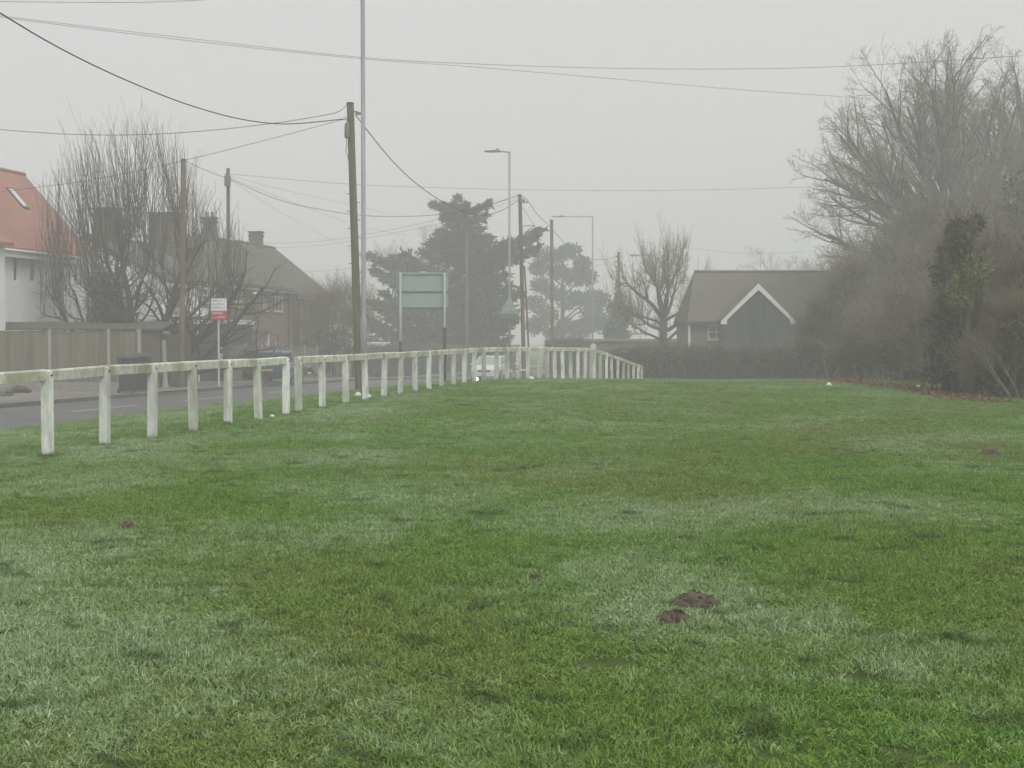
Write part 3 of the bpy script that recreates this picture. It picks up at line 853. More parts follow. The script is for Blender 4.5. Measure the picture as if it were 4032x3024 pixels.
def bars(par, mat, lst):
    for (fx0, fx1, fy0, fy1) in lst:          # in 1217x1659 zoom pixels of the board
        p, r = px(780 + fx0 * .1808, 1140 + fy0 * .1808, YE), px(780 + fx1 * .1808, 1140 + fy1 * .1808, YE)
        mb = MB(); mb.box(((p[0] + r[0]) / 2, YE - .019, (p[2] + r[2]) / 2), (r[0] - p[0], .003, p[2] - r[2])); obj(mb, 'lettering', mat, par)
bars(w_, m_ink2, [(305, 330, 228, 245), (345, 380, 226, 246), (384, 424, 226, 246)])
bars(w_, m_blue, [(462, 478, 226, 262), (482, 512, 234, 256)])
bars(w_, m_ink, [(310, 400, 312, 328), (412, 560, 308, 326), (310, 470, 376, 386), (310, 590, 394, 408)])
bars(r_, m_pink, [(312, 540, 500, 530), (415, 585, 590, 615), (320, 400, 604, 612)])
mb = MB(); mb.box((px(860, 1300, YE)[0], YE + .04, (zs + g0 - .2) / 2), (.07, .045, zs - g0 + .2)); obj(mb, 'post', M('board_post', (.55, .55, .54), (.62, .62, .6), scale=3), es)

# ------------------------------------------------------------------ buildings
m_render = M('white_render', (.78, .79, .80), (.84, .845, .85), scale=1.2, rough=.9, bump=.15, bscale=40, c3=(.73, .74, .73))
m_brick = M('dull_brick', (.17, .115, .09), (.25, .175, .14), scale=9, rough=.95, bump=.4, bscale=25, c3=(.15, .11, .09), detail=8)
m_darkwall = M('dark_cladding', (.055, .057, .06), (.085, .086, .088), scale=5, rough=.85, stretch=(1, 1, .3))
m_upvc = M('white_window_frame', (.70, .71, .70), (.76, .76, .75), scale=3, rough=.5)
m_glass = M('window_glass', (.05, .055, .06), (.09, .095, .10), scale=1.2, rough=.08, spec=.7)
m_cream = M('cream_blind', (.62, .58, .42), (.68, .63, .48), scale=2, rough=.8)
m_redtile = tile_mat('red_clay_tiles', (.33, .155, .118), (.40, .195, .15), .16, (.30, .15, .12))
m_browntile = tile_mat('brown_roof_tiles', (.085, .078, .068), (.13, .118, .10), .15, (.10, .10, .075))
m_fascia = M('white_fascia', (.78, .79, .79), (.84, .84, .84), scale=3, rough=.6)

def wall_holes(mb, o, u, w, z0, z1, holes, depth, inward):
    """upright wall from o along u (unit, world xy), with openings (u0,u1,z0,z1) and reveals"""
    us = sorted({0.0, w, *[h[0] for h in holes], *[h[1] for h in holes]})
    zs = sorted({z0, z1, *[h[2] for h in holes], *[h[3] for h in holes]})
    o = np.array([o[0], o[1], 0.0]); u = np.array([u[0], u[1], 0.0]); inn = np.array([inward[0], inward[1], 0.0]) * depth
    P = lambda a, z, k=0: o + u * a + np.array([0, 0, z]) + inn * k
    for i in range(len(us) - 1):
        for j in range(len(zs) - 1):
            ca, cz = (us[i] + us[i + 1]) / 2, (zs[j] + zs[j + 1]) / 2
            if any(h[0] < ca < h[1] and h[2] < cz < h[3] for h in holes):
                continue
            mb.quad(P(us[i], zs[j]), P(us[i + 1], zs[j]), P(us[i + 1], zs[j + 1]), P(us[i], zs[j + 1]))
    for a0, a1, h0, h1 in holes:
        for (pa, pz, qa, qz) in ((a0, h0, a1, h0), (a1, h0, a1, h1), (a1, h1, a0, h1), (a0, h1, a0, h0)):
            mb.quad(P(pa, pz), P(qa, qz), P(qa, qz, 1), P(pa, pz, 1))

def window(par, o, u, inward, h, cols=2, rows=(.32,), depth=.09, frame=.055, sill=True, blind=None):
    """h=(u0,u1,z0,z1): frame with mullions, pane, sill"""
    a0, a1, z0, z1 = h
    o = np.array([o[0], o[1], 0.0]); u = np.array([u[0], u[1], 0.0]); inn = np.array([inward[0], inward[1], 0.0])
    ang = math.atan2(u[1], u[0])
    f = MB()
    def bar(b0, b1, c0, c1, dd=.05):
        c = o + u * (b0 + b1) / 2 + inn * (depth - .03) + np.array([0, 0, (c0 + c1) / 2])
        f.box(c, (b1 - b0, dd, c1 - c0), ang)
    bar(a0, a1, z0, z0 + frame); bar(a0, a1, z1 - frame, z1)
    bar(a0, a0 + frame, z0 + frame, z1 - frame); bar(a1 - frame, a1, z0 + frame, z1 - frame)
    for k in range(1, cols):
        m = a0 + (a1 - a0) * k / cols
        bar(m - frame * .45, m + frame * .45, z0 + frame, z1 - frame, .044)
    for r in rows:
        m = z1 - (z1 - z0) * r
        bar(a0 + frame, a1 - frame, m - frame * .45, m + frame * .45, .047)
    w = obj(f, 'window', m_upvc, par)
    p = MB(); c = o + inn * (depth - .012)
    p.quad(c + u * a0 + [0, 0, z0], c + u * a1 + [0, 0, z0], c + u * a1 + [0, 0, z1], c + u * a0 + [0, 0, z1]); obj(p, 'pane', blind or m_glass, w)
    if sill:
        s_ = MB(); s_.box(o + u * (a0 + a1) / 2 - inn * .02 + np.array([0, 0, z0 - .035]), (a1 - a0 + .1, .12, .06), ang); obj(s_, 'sill', m_upvc, w)
    return w

ROADU = RF(1, 0)[:2]; IN = RF(0, -1)[:2]          # along the road; into the houses
def gable_house(name, label, s0, s1, n0, n1, zb, ze, zr, wallmat, roofmat, wins, over=.3, hip=0.0, fas=.16, gut=None):
    """house whose eaves run along the road; wins: list of dict(h=(s0,s1,z0,z1), ...)"""
    loc = RF((s0 + s1) / 2, (n0 + n1) / 2, zb)
    root = thing(name, label, 'house', loc)
    o = RF(s0, n0)[:2]
    mb = MB()
    holes = [(w['h'][0] - s0, w['h'][1] - s0, w['h'][2], w['h'][3]) for w in wins]
    wall_holes(mb, o, ROADU, s1 - s0, zb - .3, ze, holes, .09, IN)
    nm = (n0 + n1) / 2
    mb.quad(RF(s1, n1, zb - .3), RF(s0, n1, zb - .3), RF(s0, n1, ze), RF(s1, n1, ze))
    for s in (s0, s1):
        mb.poly([RF(s, n0, zb - .3), RF(s, n0, ze), RF(s, nm, ze + .01 if hip and s == s0 else zr - .08), RF(s, n1, ze), RF(s, n1, zb - .3)])
    obj(mb, 'wall', wallmat, root)
    for w, h in zip(wins, holes):
        window(root, o, ROADU, IN, h, w.get('cols', 2), w.get('rows', (.32,)), blind=w.get('blind'), frame=w.get('frame', .055), sill=w.get('sill', True))
    rise = (zr - ze) / (n0 - nm)
    rb = MB()
    for sg in (1, -1):
        ne = nm + sg * ((n0 - n1) / 2 + over); zee = ze - over * rise
        a_, b_, c_, d_ = RF(s0 - .15, ne, zee), RF(s1 + .15, ne, zee), RF(s1 + .15, nm, zr), RF(s0 - .15 + hip, nm, zr)
        off = np.array([0, 0, .14])
        rb.hexa([a_, b_, c_, d_, a_ + off, b_ + off, c_ + off, d_ + off])
    if hip:
        hw_ = (n0 - n1) / 2 + over; zee = ze - over * rise + .14
        rb.tri(RF(s0 - .15, nm - hw_, zee), RF(s0 - .15, nm + hw_, zee), RF(s0 - .15 + hip, nm, zr + .14))
    roof = obj(rb, 'roof', roofmat, root)
    rt = MB(); k = 14
    ss = np.linspace(s0 - .15 + hip, s1 + .15, k)
    rt.tubes(np.array([RF(s, nm, zr + .13) for s in ss]), np.full(k, .11), 7); obj(rt, 'ridge_tiles', roofmat, roof)
    fb = MB(); ne = n0 + over - .02; zee = ze - over * rise
    fb.hexa([RF(s0 - .15, ne, zee - fas), RF(s1 + .15, ne, zee - fas), RF(s1 + .15, ne + .03, zee - fas), RF(s0 - .15, ne + .03, zee - fas),
             RF(s0 - .15, ne, zee + .05), RF(s1 + .15, ne, zee + .05), RF(s1 + .15, ne + .03, zee + .05), RF(s0 - .15, ne + .03, zee + .05)])
    obj(fb, 'fascia', m_fascia, root)
    gb_ = MB(); gb_.tubes(np.array([RF(s0 - .1, ne + .09, zee + .0), RF(s1 + .1, ne + .09, zee - .02)]), np.full(2, .055), 7); obj(gb_, 'gutter', gut or m_dark, root)
    return root, roof, (nm, rise)

def chimney(par, s, n, w, zbot, ztop, mat, pots=2):
    cb = MB(); cb.box(RF(s, n, (zbot + ztop) / 2), (w, w * .75, ztop - zbot), -TH)
    cb.box(RF(s, n, ztop - .28), (w + .1, w * .75 + .1, .12), -TH); cb.box(RF(s, n, ztop - .03), (w + .14, w * .75 + .14, .1), -TH)
    c = obj(cb, 'chimney', mat, par)
    for k in range(pots):
        q = RF(s, n, ztop) + np.array([(k - (pots - 1) / 2) * w * .45, 0, 0])
        pm = MB(); pm.tubes(np.array([q, q + [0, 0, .28], q + [0, 0, .32]]), np.array([.12, .1, .12]), 8); obj(pm, 'chimney_pot', M('clay_pot', (.24, .13, .09), (.3, .18, .13), scale=6), c)
    fm = MB(); fm.box(RF(s, n, zbot + (ztop - zbot) * .28), (w + .06, w * .75 + .06, .1), -TH); obj(fm, 'lead_flashing', m_grey, c)
    return c

# white house with the red roof
ws_ = []
for x0, x1, y0, y1 in ((58, 75, 1006, 1106), (122, 143, 1014, 1108), (231, 252, 1028, 1116)):
    Ya, Yb = xn(x0, -32.3), xn(x1, -32.3)
    s_a, s_b = sn((x0 - 2016) / F * Ya, Ya)[0], sn((x1 - 2016) / F * Yb, Yb)[0]
    ws_.append(dict(h=(s_a, s_b, px(x0, y1, Ya)[2], px(x0, y0, Ya)[2]), cols=1, rows=(.45,), frame=.035, sill=False))
h1, r1_, (nm1, ri1) = gable_house('white_house', 'white rendered house with a steep red tiled roof and skylight', 44, 66.3, -32.3, -38.9, -.5, 5.5, 9.15, m_render, m_redtile, ws_, over=.3, fas=.3, gut=m_fascia)
# projecting wing
wb = MB()
o = RF(44.5, -30.4)[:2]
wall_holes(wb, o, ROADU, 10.6, -.8, 5.2, [(8.3, 9.1, 3.7, 4.9)], .09, IN)
for s in (44.5, 55.1):
    wb.quad(RF(s, -30.4, -.8), RF(s, -32.25, -.8), RF(s, -32.25, 6.2), RF(s, -30.4, 5.2))
obj(wb, 'wing_wall', m_render, h1)
window(h1, o, ROADU, IN, (8.3, 9.1, 3.7, 4.9), 2, (.4,))
wr = MB(); a_, b_, c_, d_ = RF(44.3, -30.1, 5.1), RF(55.3, -30.1, 5.1), RF(55.3, -33.2, 6.9), RF(44.3, -33.2, 6.9)
off = np.array([0, 0, .14]); wr.hexa([a_, b_, c_, d_, a_ + off, b_ + off, c_ + off, d_ + off]); obj(wr, 'wing_roof', m_redtile, h1)
# skylight
def roofpt(s, t, lift=.17):
    n = -32.0 - (3.6) * t; z = 5.5 - .3 * ri1 + (9.15 - 5.5 + .3 * ri1) * t
    return RF(s, n, z + lift)
sk = MB(); sk.hexa([roofpt(63.0, .5, .12), roofpt(63.6, .5, .12), roofpt(63.6, .74, .12), roofpt(63.0, .74, .12), roofpt(63.0, .5, .23), roofpt(63.6, .5, .23), roofpt(63.6, .74, .23), roofpt(63.0, .74, .23)])
skf = obj(sk, 'skylight', m_dark, r1_)
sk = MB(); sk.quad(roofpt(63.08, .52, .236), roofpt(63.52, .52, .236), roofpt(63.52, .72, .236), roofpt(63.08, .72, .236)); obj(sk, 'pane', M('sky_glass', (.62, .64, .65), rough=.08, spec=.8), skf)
dp = MB(); dp.tubes(np.array([RF(66.1, -32.2, -.5), RF(66.1, -32.2, 5.2)]), np.full(2, .045), 7); obj(dp, 'downpipe', m_dark, h1)

# low house with white upper wall, behind the bare tree
wl = [dict(h=(69.6, 71.0, 2.9, 4.0), cols=2), dict(h=(73.2, 74.6, 2.9, 4.0), cols=2)]
h2, r2_, _ = gable_house('white_cottage', 'white rendered cottage with brown roof half hidden behind the bare tree', 68.5, 75.6, -29.5, -37.5, -.8, 4.3, 6.35, m_render, m_browntile, wl)
m_stack = M('sooty_chimney_brick', (.10, .085, .072), (.15, .125, .105), scale=7, rough=.95, bump=.3, bscale=25)
chimney(h2, 71, -33.5, 1.15, 5.4, 8.0, m_stack, 0)
gm_ = MB()
gm_.hexa([RF(65.6, -29.45, -1.1), RF(65.6, -27.3, -1.1), RF(75.2, -27.3, -1.1), RF(75.2, -29.45, -1.1), RF(65.6, -29.45, 2.1), RF(65.6, -27.3, 2.1), RF(75.2, -27.3, 2.1), RF(75.2, -29.45, 2.1)])
ex = obj(gm_, 'extension', m_darkwall, h2)
gm_ = MB(); gm_.hexa([RF(65.5, -29.45, 2.1), RF(65.5, -27.2, 2.1), RF(75.3, -27.2, 2.1), RF(75.3, -29.45, 2.1), RF(65.5, -29.45, 2.32), RF(65.5, -27.2, 2.32), RF(75.3, -27.2, 2.32), RF(75.3, -29.45, 2.32)])
obj(gm_, 'flat_roof', m_fascia, ex)
s_d = 70.6
gm_ = MB(); gm_.box(RF(s_d, -27.28, .15), (1.0, .06, 2.0), math.pi / 2 - TH); dr = obj(gm_, 'door', m_dark, ex)
gm_ = MB(); gm_.box(RF(s_d - .2, -27.23, 1.0), (.34, .04, .28), math.pi / 2 - TH); obj(gm_, 'notice', m_cream, dr)
gm_ = MB(); gm_.box(RF(s_d - .15, -27.23, .25), (.4, .04, .75), math.pi / 2 - TH); obj(gm_, 'notice', m_board, dr)
gm_ = MB(); gm_.tubes(np.array([RF(67.5, -27.25, 2.2), RF(67.5, -27.22, -.9)]), np.full(2, .05), 7); obj(gm_, 'downpipe', m_fascia, ex)

# brick semi with porch
wl = [dict(h=(83.05, 83.75, 3.0, 4.25), cols=2), dict(h=(84.9, 86.7, 3.0, 4.25), cols=3), dict(h=(83.3, 84.1, .2, 1.15), cols=2), dict(h=(84.9, 86.7, .2, 1.15), cols=3),
      dict(h=(78.3, 79.9, 2.75, 4.1), cols=2, blind=m_cream), dict(h=(78.9, 79.8, -.2, 1.9), cols=1, rows=(.2,), blind=m_cream)]
h3_, r3_, _ = gable_house('brick_house', 'dull brick house with white framed windows, cream blind and a hipped porch', 76, 88.5, -29.5, -37.5, -1.0, 4.5, 7.3, m_brick, m_browntile, wl, hip=6.5)
chimney(h3_, 77.6, -33.3, 1.25, 4.9, 8.3, m_stack, 0)
chimney(h3_, 85, -33.5, .72, 6.8, 8.65, m_stack, 2)
pm = MB()
P_ = [RF(76.3, -29.4, 1.65), RF(76.3, -27.7, 1.65), RF(79.4, -27.7, 1.65), RF(79.4, -29.4, 1.65)]
pm.hexa(P_ + [p + np.array([0, 0, .12]) for p in P_])
pr_, qr_ = RF(76.6, -29.35, 3.15), RF(78.4, -29.35, 3.15)
U = [p + np.array([0, 0, .12]) for p in P_]
pm.quad(U[1], U[2], qr_, pr_); pm.tri(U[0], U[1], pr_); pm.tri(U[2], U[3], qr_)
porch = obj(pm, 'porch', m_browntile, h3_)
for s in (76.45, 79.25):
    q = MB(); q.tubes(np.array([RF(s, -27.85, -1.0), RF(s, -27.85, 1.66)]), np.full(2, .07), 8); obj(q, 'porch_post', m_fascia, porch)
q = MB(); q.box(RF(77.6, -29.47, .0), (.95, .05, 2.05), math.pi / 2 - TH); obj(q, 'door', m_dark, h3_)
for s0, s1_, z in ((76.1, 78.0, 4.62), (80.4, 81.6, 3.95)):
    q = MB(); q.box(RF((s0 + s1_) / 2, -29.1, z), (s1_ - s0, .08, .14), math.pi / 2 - TH); obj(q, 'white_trim', m_fascia, h3_)
q = MB(); q.tubes(np.array([RF(87.6, -29.42, 4.3), RF(87.6, -29.42, -1.0)]), np.full(2, .06), 7); obj(q, 'downpipe', m_dark, h3_)

# end brick house
wl = [dict(h=(91.5, 92.5, 2.7, 3.9), cols=2), dict(h=(94.2, 95.2, 2.7, 3.9), cols=2), dict(h=(91.5, 92.7, -.1, 1.1), cols=2)]
h4, r4_, _ = gable_house('end_brick_house', 'end brick house with a plain brown gable roof and a single chimney', 89.4, 96.6, -29.6, -37.4, -1.3, 4.25, 7.35, m_brick, m_browntile, wl)
chimney(h4, 93.1, -33.5, .78, 6.7, 8.35, m_stack, 0)
q = MB(); q.tubes(np.array([RF(90.2, -29.5, 4.1), RF(90.2, -29.5, -1.2)]), np.full(2, .06), 7); obj(q, 'downpipe', m_fascia, h4)

# ---- bungalow
m_slate = tile_mat('bungalow_roof', (.105, .092, .078), (.15, .13, .11), .14, (.12, .11, .085))
YB = 88.0
def BX(x): return (x - 2016) / F * YB
zbB = -1.3
bu = thing('bungalow', 'brown roofed bungalow with a white edged dark gable behind the hedge', 'bungalow', (BX(2950), YB + 3, zbB))
xl, xr = BX(2716), BX(3420)
ze, zr = 2.35, 5.45
mb = MB()
hole = (BX(2786) - xl, BX(2856) - xl, px(2800, 1337, YB)[2], px(2800, 1279, YB)[2])
wall_holes(mb, (xl, YB), (1, 0), xr - xl, zbB - .3, ze, [hole], .09, (0, 1))
mb.quad((xr, YB + 7, zbB), (xl, YB + 7, zbB), (xl, YB + 7, ze), (xr, YB + 7, ze))
for xx in (xl, xr):
    mb.poly([(xx, YB, zbB - .3), (xx, YB, ze), (xx, YB + 7, ze), (xx, YB + 7, zbB - .3)])
obj(mb, 'wall', M('grey_brown_wall', (.15, .14, .13), (.21, .20, .185), scale=6, rough=.95), bu)
window(bu, (xl, YB), (1, 0), (0, 1), hole, 2, (.5,), frame=.1)
mb = MB(); hx = BX(2760) - BX(2703)
e0, e1 = BX(2703), xr + .25
R_ = [np.array([e0, YB - .3, ze - .12]), np.array([e1, YB - .3, ze - .12]), np.array([e1, YB + 7.3, ze - .12]), np.array([e0, YB + 7.3, ze - .12])]
ra, rb_ = np.array([e0 + hx, YB + 3.5, zr]), np.array([e1 - hx, YB + 3.5, zr])
up = np.array([0, 0, .12]); U = [p + up for p in R_]
mb.quad(U[0], U[1], rb_, ra); mb.quad(U[2], U[3], ra, rb_); mb.tri(U[3], U[0], ra); mb.tri(U[1], U[2], rb_)
for i in range(4):
    mb.quad(R_[i], R_[(i + 1) % 4], U[(i + 1) % 4], U[i])
mb.quad(R_[3], R_[2], R_[1], R_[0])
broof = obj(mb, 'roof', m_slate, bu)
mb = MB(); k = 12; mb.tubes(np.array([ra + (rb_ - ra) * t + [0, 0, .02] for t in np.linspace(0, 1, k)]), np.full(k, .09), 7); obj(mb, 'ridge_tiles', m_slate, broof)
mb = MB(); mb.box(((e0 + e1) / 2, YB - .34, ze - .06), (e1 - e0, .03, .16)); obj(mb, 'fascia', m_darkwall, bu)
# gable wing
YW = 85.6
ax, ag0, ag1 = (2984 - 2016) / F * YW, (2838 - 2016) / F * YW, (3132 - 2016) / F * YW
za = px(2984, 1118, YW)[2]; zg = px(2838, 1266, YW)[2]
mb = MB()
for xx in (ag0 + .22, ag1 - .22):
    mb.quad((xx, YW + .05, zbB - .3), (xx, YB, zbB - .3), (xx, YB, zg), (xx, YW + .05, zg))
mb.poly([(ag0 + .22, YW + .05, zbB - .3), (ag1 - .22, YW + .05, zbB - .3), (ag1 - .22, YW + .05, zg + .1), (ax, YW + .05, za - .1), (ag0 + .22, YW + .05, zg + .1)])
gw = obj(mb, 'gable_wall', m_darkwall, bu)
m_plank = M('blue_grey_boards', (.036, .042, .052), (.062, .07, .082), scale=4, rough=.85, stretch=(3, 3, .25), c3=(.08, .08, .085))
vary(m_plank, .3)
bw = .155; xx = ag0 + .24; k = 0
slope = (za - zg) / (ax - ag0)
while xx + bw < ag1 - .22:
    def hz(x): return za - .12 - abs(x - ax) * slope
    mb = MB(); y0 = YW + .02 - (.03 if k % 2 else .0)
    g_ = .02
    top0, top1 = hz(xx), hz(xx + bw - g_)
    p = [(xx, y0, zbB - .3), (xx + bw - g_, y0, zbB - .3), (xx + bw - g_, YW + .045, zbB - .3), (xx, YW + .045, zbB - .3), (xx, y0, top0), (xx + bw - g_, y0, top1), (xx + bw - g_, YW + .045, top1), (xx, YW + .045, top0)]
    mb.hexa(p); obj(mb, 'plank', m_plank, gw)
    xx += bw; k += 1
for sg in (-1, 1):
    foot = np.array([ag0 - .02 if sg < 0 else ag1 + .02, 0, zg]); top = np.array([ax, 0, za + .02])
    th = .36
    mb = MB()
    ringb = np.array([[foot[0], YW - .12, foot[2] - .16], [foot[0] - sg * .36, YW - .12, foot[2] - .16], [foot[0] - sg * .36, YW - .12, foot[2] + .10], [top[0], YW - .12, top[2] - th], [top[0], YW - .12, top[2] + .03], [foot[0], YW - .12, foot[2] + .02]])
    if sg > 0:
        ringb[:, 1] -= .003
    mb.prism(ringb, np.array([0, .035, 0])); obj(mb, 'barge_board', m_fascia, bu)
    rb2 = MB(); fo = foot + np.array([sg * .06, 0, -.02])
    zt_ = za + .06
    yb_ = YB + 3.5 * (za - ze) / (zr - ze)
    a_, b_ = np.array([fo[0], YW - .14, fo[2]]), np.array([ax, YW - .14, zt_])
    c_, d_ = np.array([ax, yb_, zt_]), np.array([fo[0], YB + .0, fo[2]])
    of2 = np.array([0, 0, .07]); rb2.hexa([a_, b_, c_, d_, a_ + of2, b_ + of2, c_ + of2, d_ + of2]); obj(rb2, 'wing_roof', m_slate, bu)
mb = MB(); mb.tubes(np.array([(BX(2713), YB - .08, ze - .2), (BX(2713), YB - .08, zbB)]), np.full(2, .07), 7); obj(mb, 'downpipe', m_fascia, bu)

# flat roofed garage far right of the poles
YG = 110
ga, gbb = px(2295, 1336, YG), px(2700, 1336, YG)
gr = thing('garage', 'low flat roofed brick garage behind the end of the white fence', 'garage', ((ga[0] + gbb[0]) / 2, YG + 2, -1.5))
mb = MB(); mb.box(((ga[0] + gbb[0]) / 2, YG + 2.5, ga[2] - 1.5), (gbb[0] - ga[0], 5, 2.7)); obj(mb, 'wall', M('maroon_brick', (.14, .085, .075), (.19, .12, .105), scale=6, rough=.95), gr)
mb = MB(); mb.box(((ga[0] + gbb[0]) / 2, YG + 2.5, ga[2] - .06), (gbb[0] - ga[0] + .4, 5.4, .18)); obj(mb, 'flat_roof', m_grey, gr)
for k in range(3):
    mb = MB(); mb.box((ga[0] + 1.4 + 2.4 * k, YG - .02, -.6), (2.0, .05, 1.9)); obj(mb, 'garage_door', m_darkwall, gr)

# ------------------------------------------------------------------ garden fence at the left, with shed, bins and gate
m_fboard = M('grey_fence_boards', (.155, .145, .115), (.22, .205, .165), scale=3, rough=.95, stretch=(2, 2, .25), c3=(.17, .165, .11), bump=.3, bscale=25)
m_conc = M('concrete_post', (.30, .29, .265), (.38, .37, .34), scale=5, rough=.95, bump=.2, bscale=40)
m_conc2 = M('concrete_gravel_board', (.25, .24, .225), (.32, .31, .29), scale=5, rough=.95)
vary(m_fboard, .16)
YF = 56.0
def FX(x): return (x - 2016) / F * YF
fz = float(interp(sn(FX(250), YF)[0], ROAD)) + .1
gf = thing('garden_fence', 'tall grey closeboard garden fence with concrete posts below the white house', 'fence', (FX(200), YF, fz))
ztf = px(300, 1305, YF)[2]
posts_ = [-285, -45, 197, 429, 549]
for xx in posts_:
    mb = MB(); mb.box((FX(xx), YF, (ztf + .07 + fz - .2) / 2), (.115, .115, ztf + .07 - fz + .2)); mb.box((FX(xx), YF, ztf + .08), (.075, .075, .03)); obj(mb, 'post', m_conc, gf)
pl = MB(); pl.box((0, 0, .5), (.118, .022, 1.0), .12); plm = pl.mesh('fence_plank'); plm.materials.append(m_fboard)
rr = np.random.default_rng(4)
for i in range(4):
    x0, x1 = FX(posts_[i]) + .06, FX(posts_[i + 1]) - .06
    for kk in range(2):
        mb = MB(); mb.box(((x0 + x1) / 2, YF, fz + .09 + kk * .165), (x1 - x0 - .01, .045, .155)); obj(mb, 'gravel_board', m_conc2, gf)
    nb = int((x1 - x0) / .108)
    for j in range(nb):
        c = share(plm, 'plank', gf, (x0 + (j + .5) * (x1 - x0) / nb - FX(200), rr.normal() * .003, .36 + 0 * fz), (0, rr.normal() * .004, 0), (1, 1, ztf - fz - .36 + rr.normal() * .008))
    for zz in (.7, 1.35):
        mb = MB(); mb.box(((x0 + x1) / 2, YF + .06, fz + zz), (x1 - x0, .05, .075)); obj(mb, 'arris_rail', m_fboard, gf)
    mb = MB(); mb.box(((x0 + x1) / 2, YF, ztf + .012), (x1 - x0, .06, .03)); obj(mb, 'capping_rail', m_fboard, gf)
# shed roof behind the fence
YH = 59.5
za_, zb_ = px(100, 1271, YH)[2], px(100, 1300, YH)[2]
x0, x1 = (-300 - 2016) / F * YH, (640 - 2016) / F * YH
sh = thing('garden_shed', 'long low dark roofed shed just behind the grey garden fence', 'shed', ((x0 + x1) / 2, YH + 1, fz))
m_felt = M('roof_felt', (.075, .068, .058), (.11, .10, .085), scale=4, rough=.95)
mb = MB(); mb.hexa([(x0, YH, zb_), (x1, YH, zb_), (x1, YH + 2.2, za_), (x0, YH + 2.2, za_), (x0, YH, zb_ + .06), (x1, YH, zb_ + .06), (x1, YH + 2.2, za_ + .06), (x0, YH + 2.2, za_ + .06)]); obj(mb, 'roof', m_felt, sh)
mb = MB(); mb.box(((x0 + x1) / 2, YH + 1.1, (fz + zb_) / 2 - .1), (x1 - x0 - .3, 1.9, zb_ - fz)); obj(mb, 'wall', M('shed_boards', (.11, .09, .065), (.15, .12, .09), scale=5), sh)
# dark side gate and fence panels towards the extension
YD = 60.0
def DX(x): return (x - 2016) / F * YD
dz0 = float(interp(sn(DX(660), YD)[0], ROAD)) + .1
sg_ = thing('side_gate', 'dark brown boarded side gate and panel hung on a stout pale post', 'gate', (DX(650), YD, dz0))
m_gate = M('dark_gate_boards', (.065, .056, .05), (.095, .082, .072), scale=4, rough=.9, stretch=(2, 2, .3))
m_gate2 = M('mossy_panel_boards', (.075, .075, .055), (.105, .10, .075), scale=4, rough=.9, stretch=(2, 2, .3))
zg_ = px(650, 1316, YD)[2]
for x0, x1, mt, nmz in ((566, 641, m_gate, 'gate_leaf'), (662, 752, m_gate2, 'panel')):
    fr_ = MB()
    for zz in (.3, 1.1, 1.8):
        fr_.box((DX((x0 + x1) / 2), YD + .04, dz0 + zz), (DX(x1) - DX(x0), .04, .09))
    lf = obj(fr_, nmz, mt, sg_)
    nb = max(5, int((DX(x1) - DX(x0)) / .12))
    for j in range(nb):
        mb = MB(); w0 = (DX(x1) - DX(x0)) / nb
        mb.box((DX(x0) + (j + .5) * w0, YD - (.004 if j % 2 else .012), (dz0 + .04 + zg_) / 2), (w0 - .008, .022, zg_ - dz0 - .04)); obj(mb, 'plank', mt, lf)
mb = MB(); q = np.array([DX(650), YD - .05, dz0])
mb.tubes(np.array([q + [.02, 0, -.1], q + [.0, 0, .25], q + [-.02, 0, 1.0], q + [-.05, 0, px(650, 1338, YD)[2] - dz0]]), np.array([.17, .11, .095, .09]), 9); obj(mb, 'post', m_conc, sg_)
mb = MB(); mb.box((DX(655), YD - .02, px(655, 1309, YD)[2]), (.26, .05, .09)); obj(mb, 'bracket', m_conc, sg_)

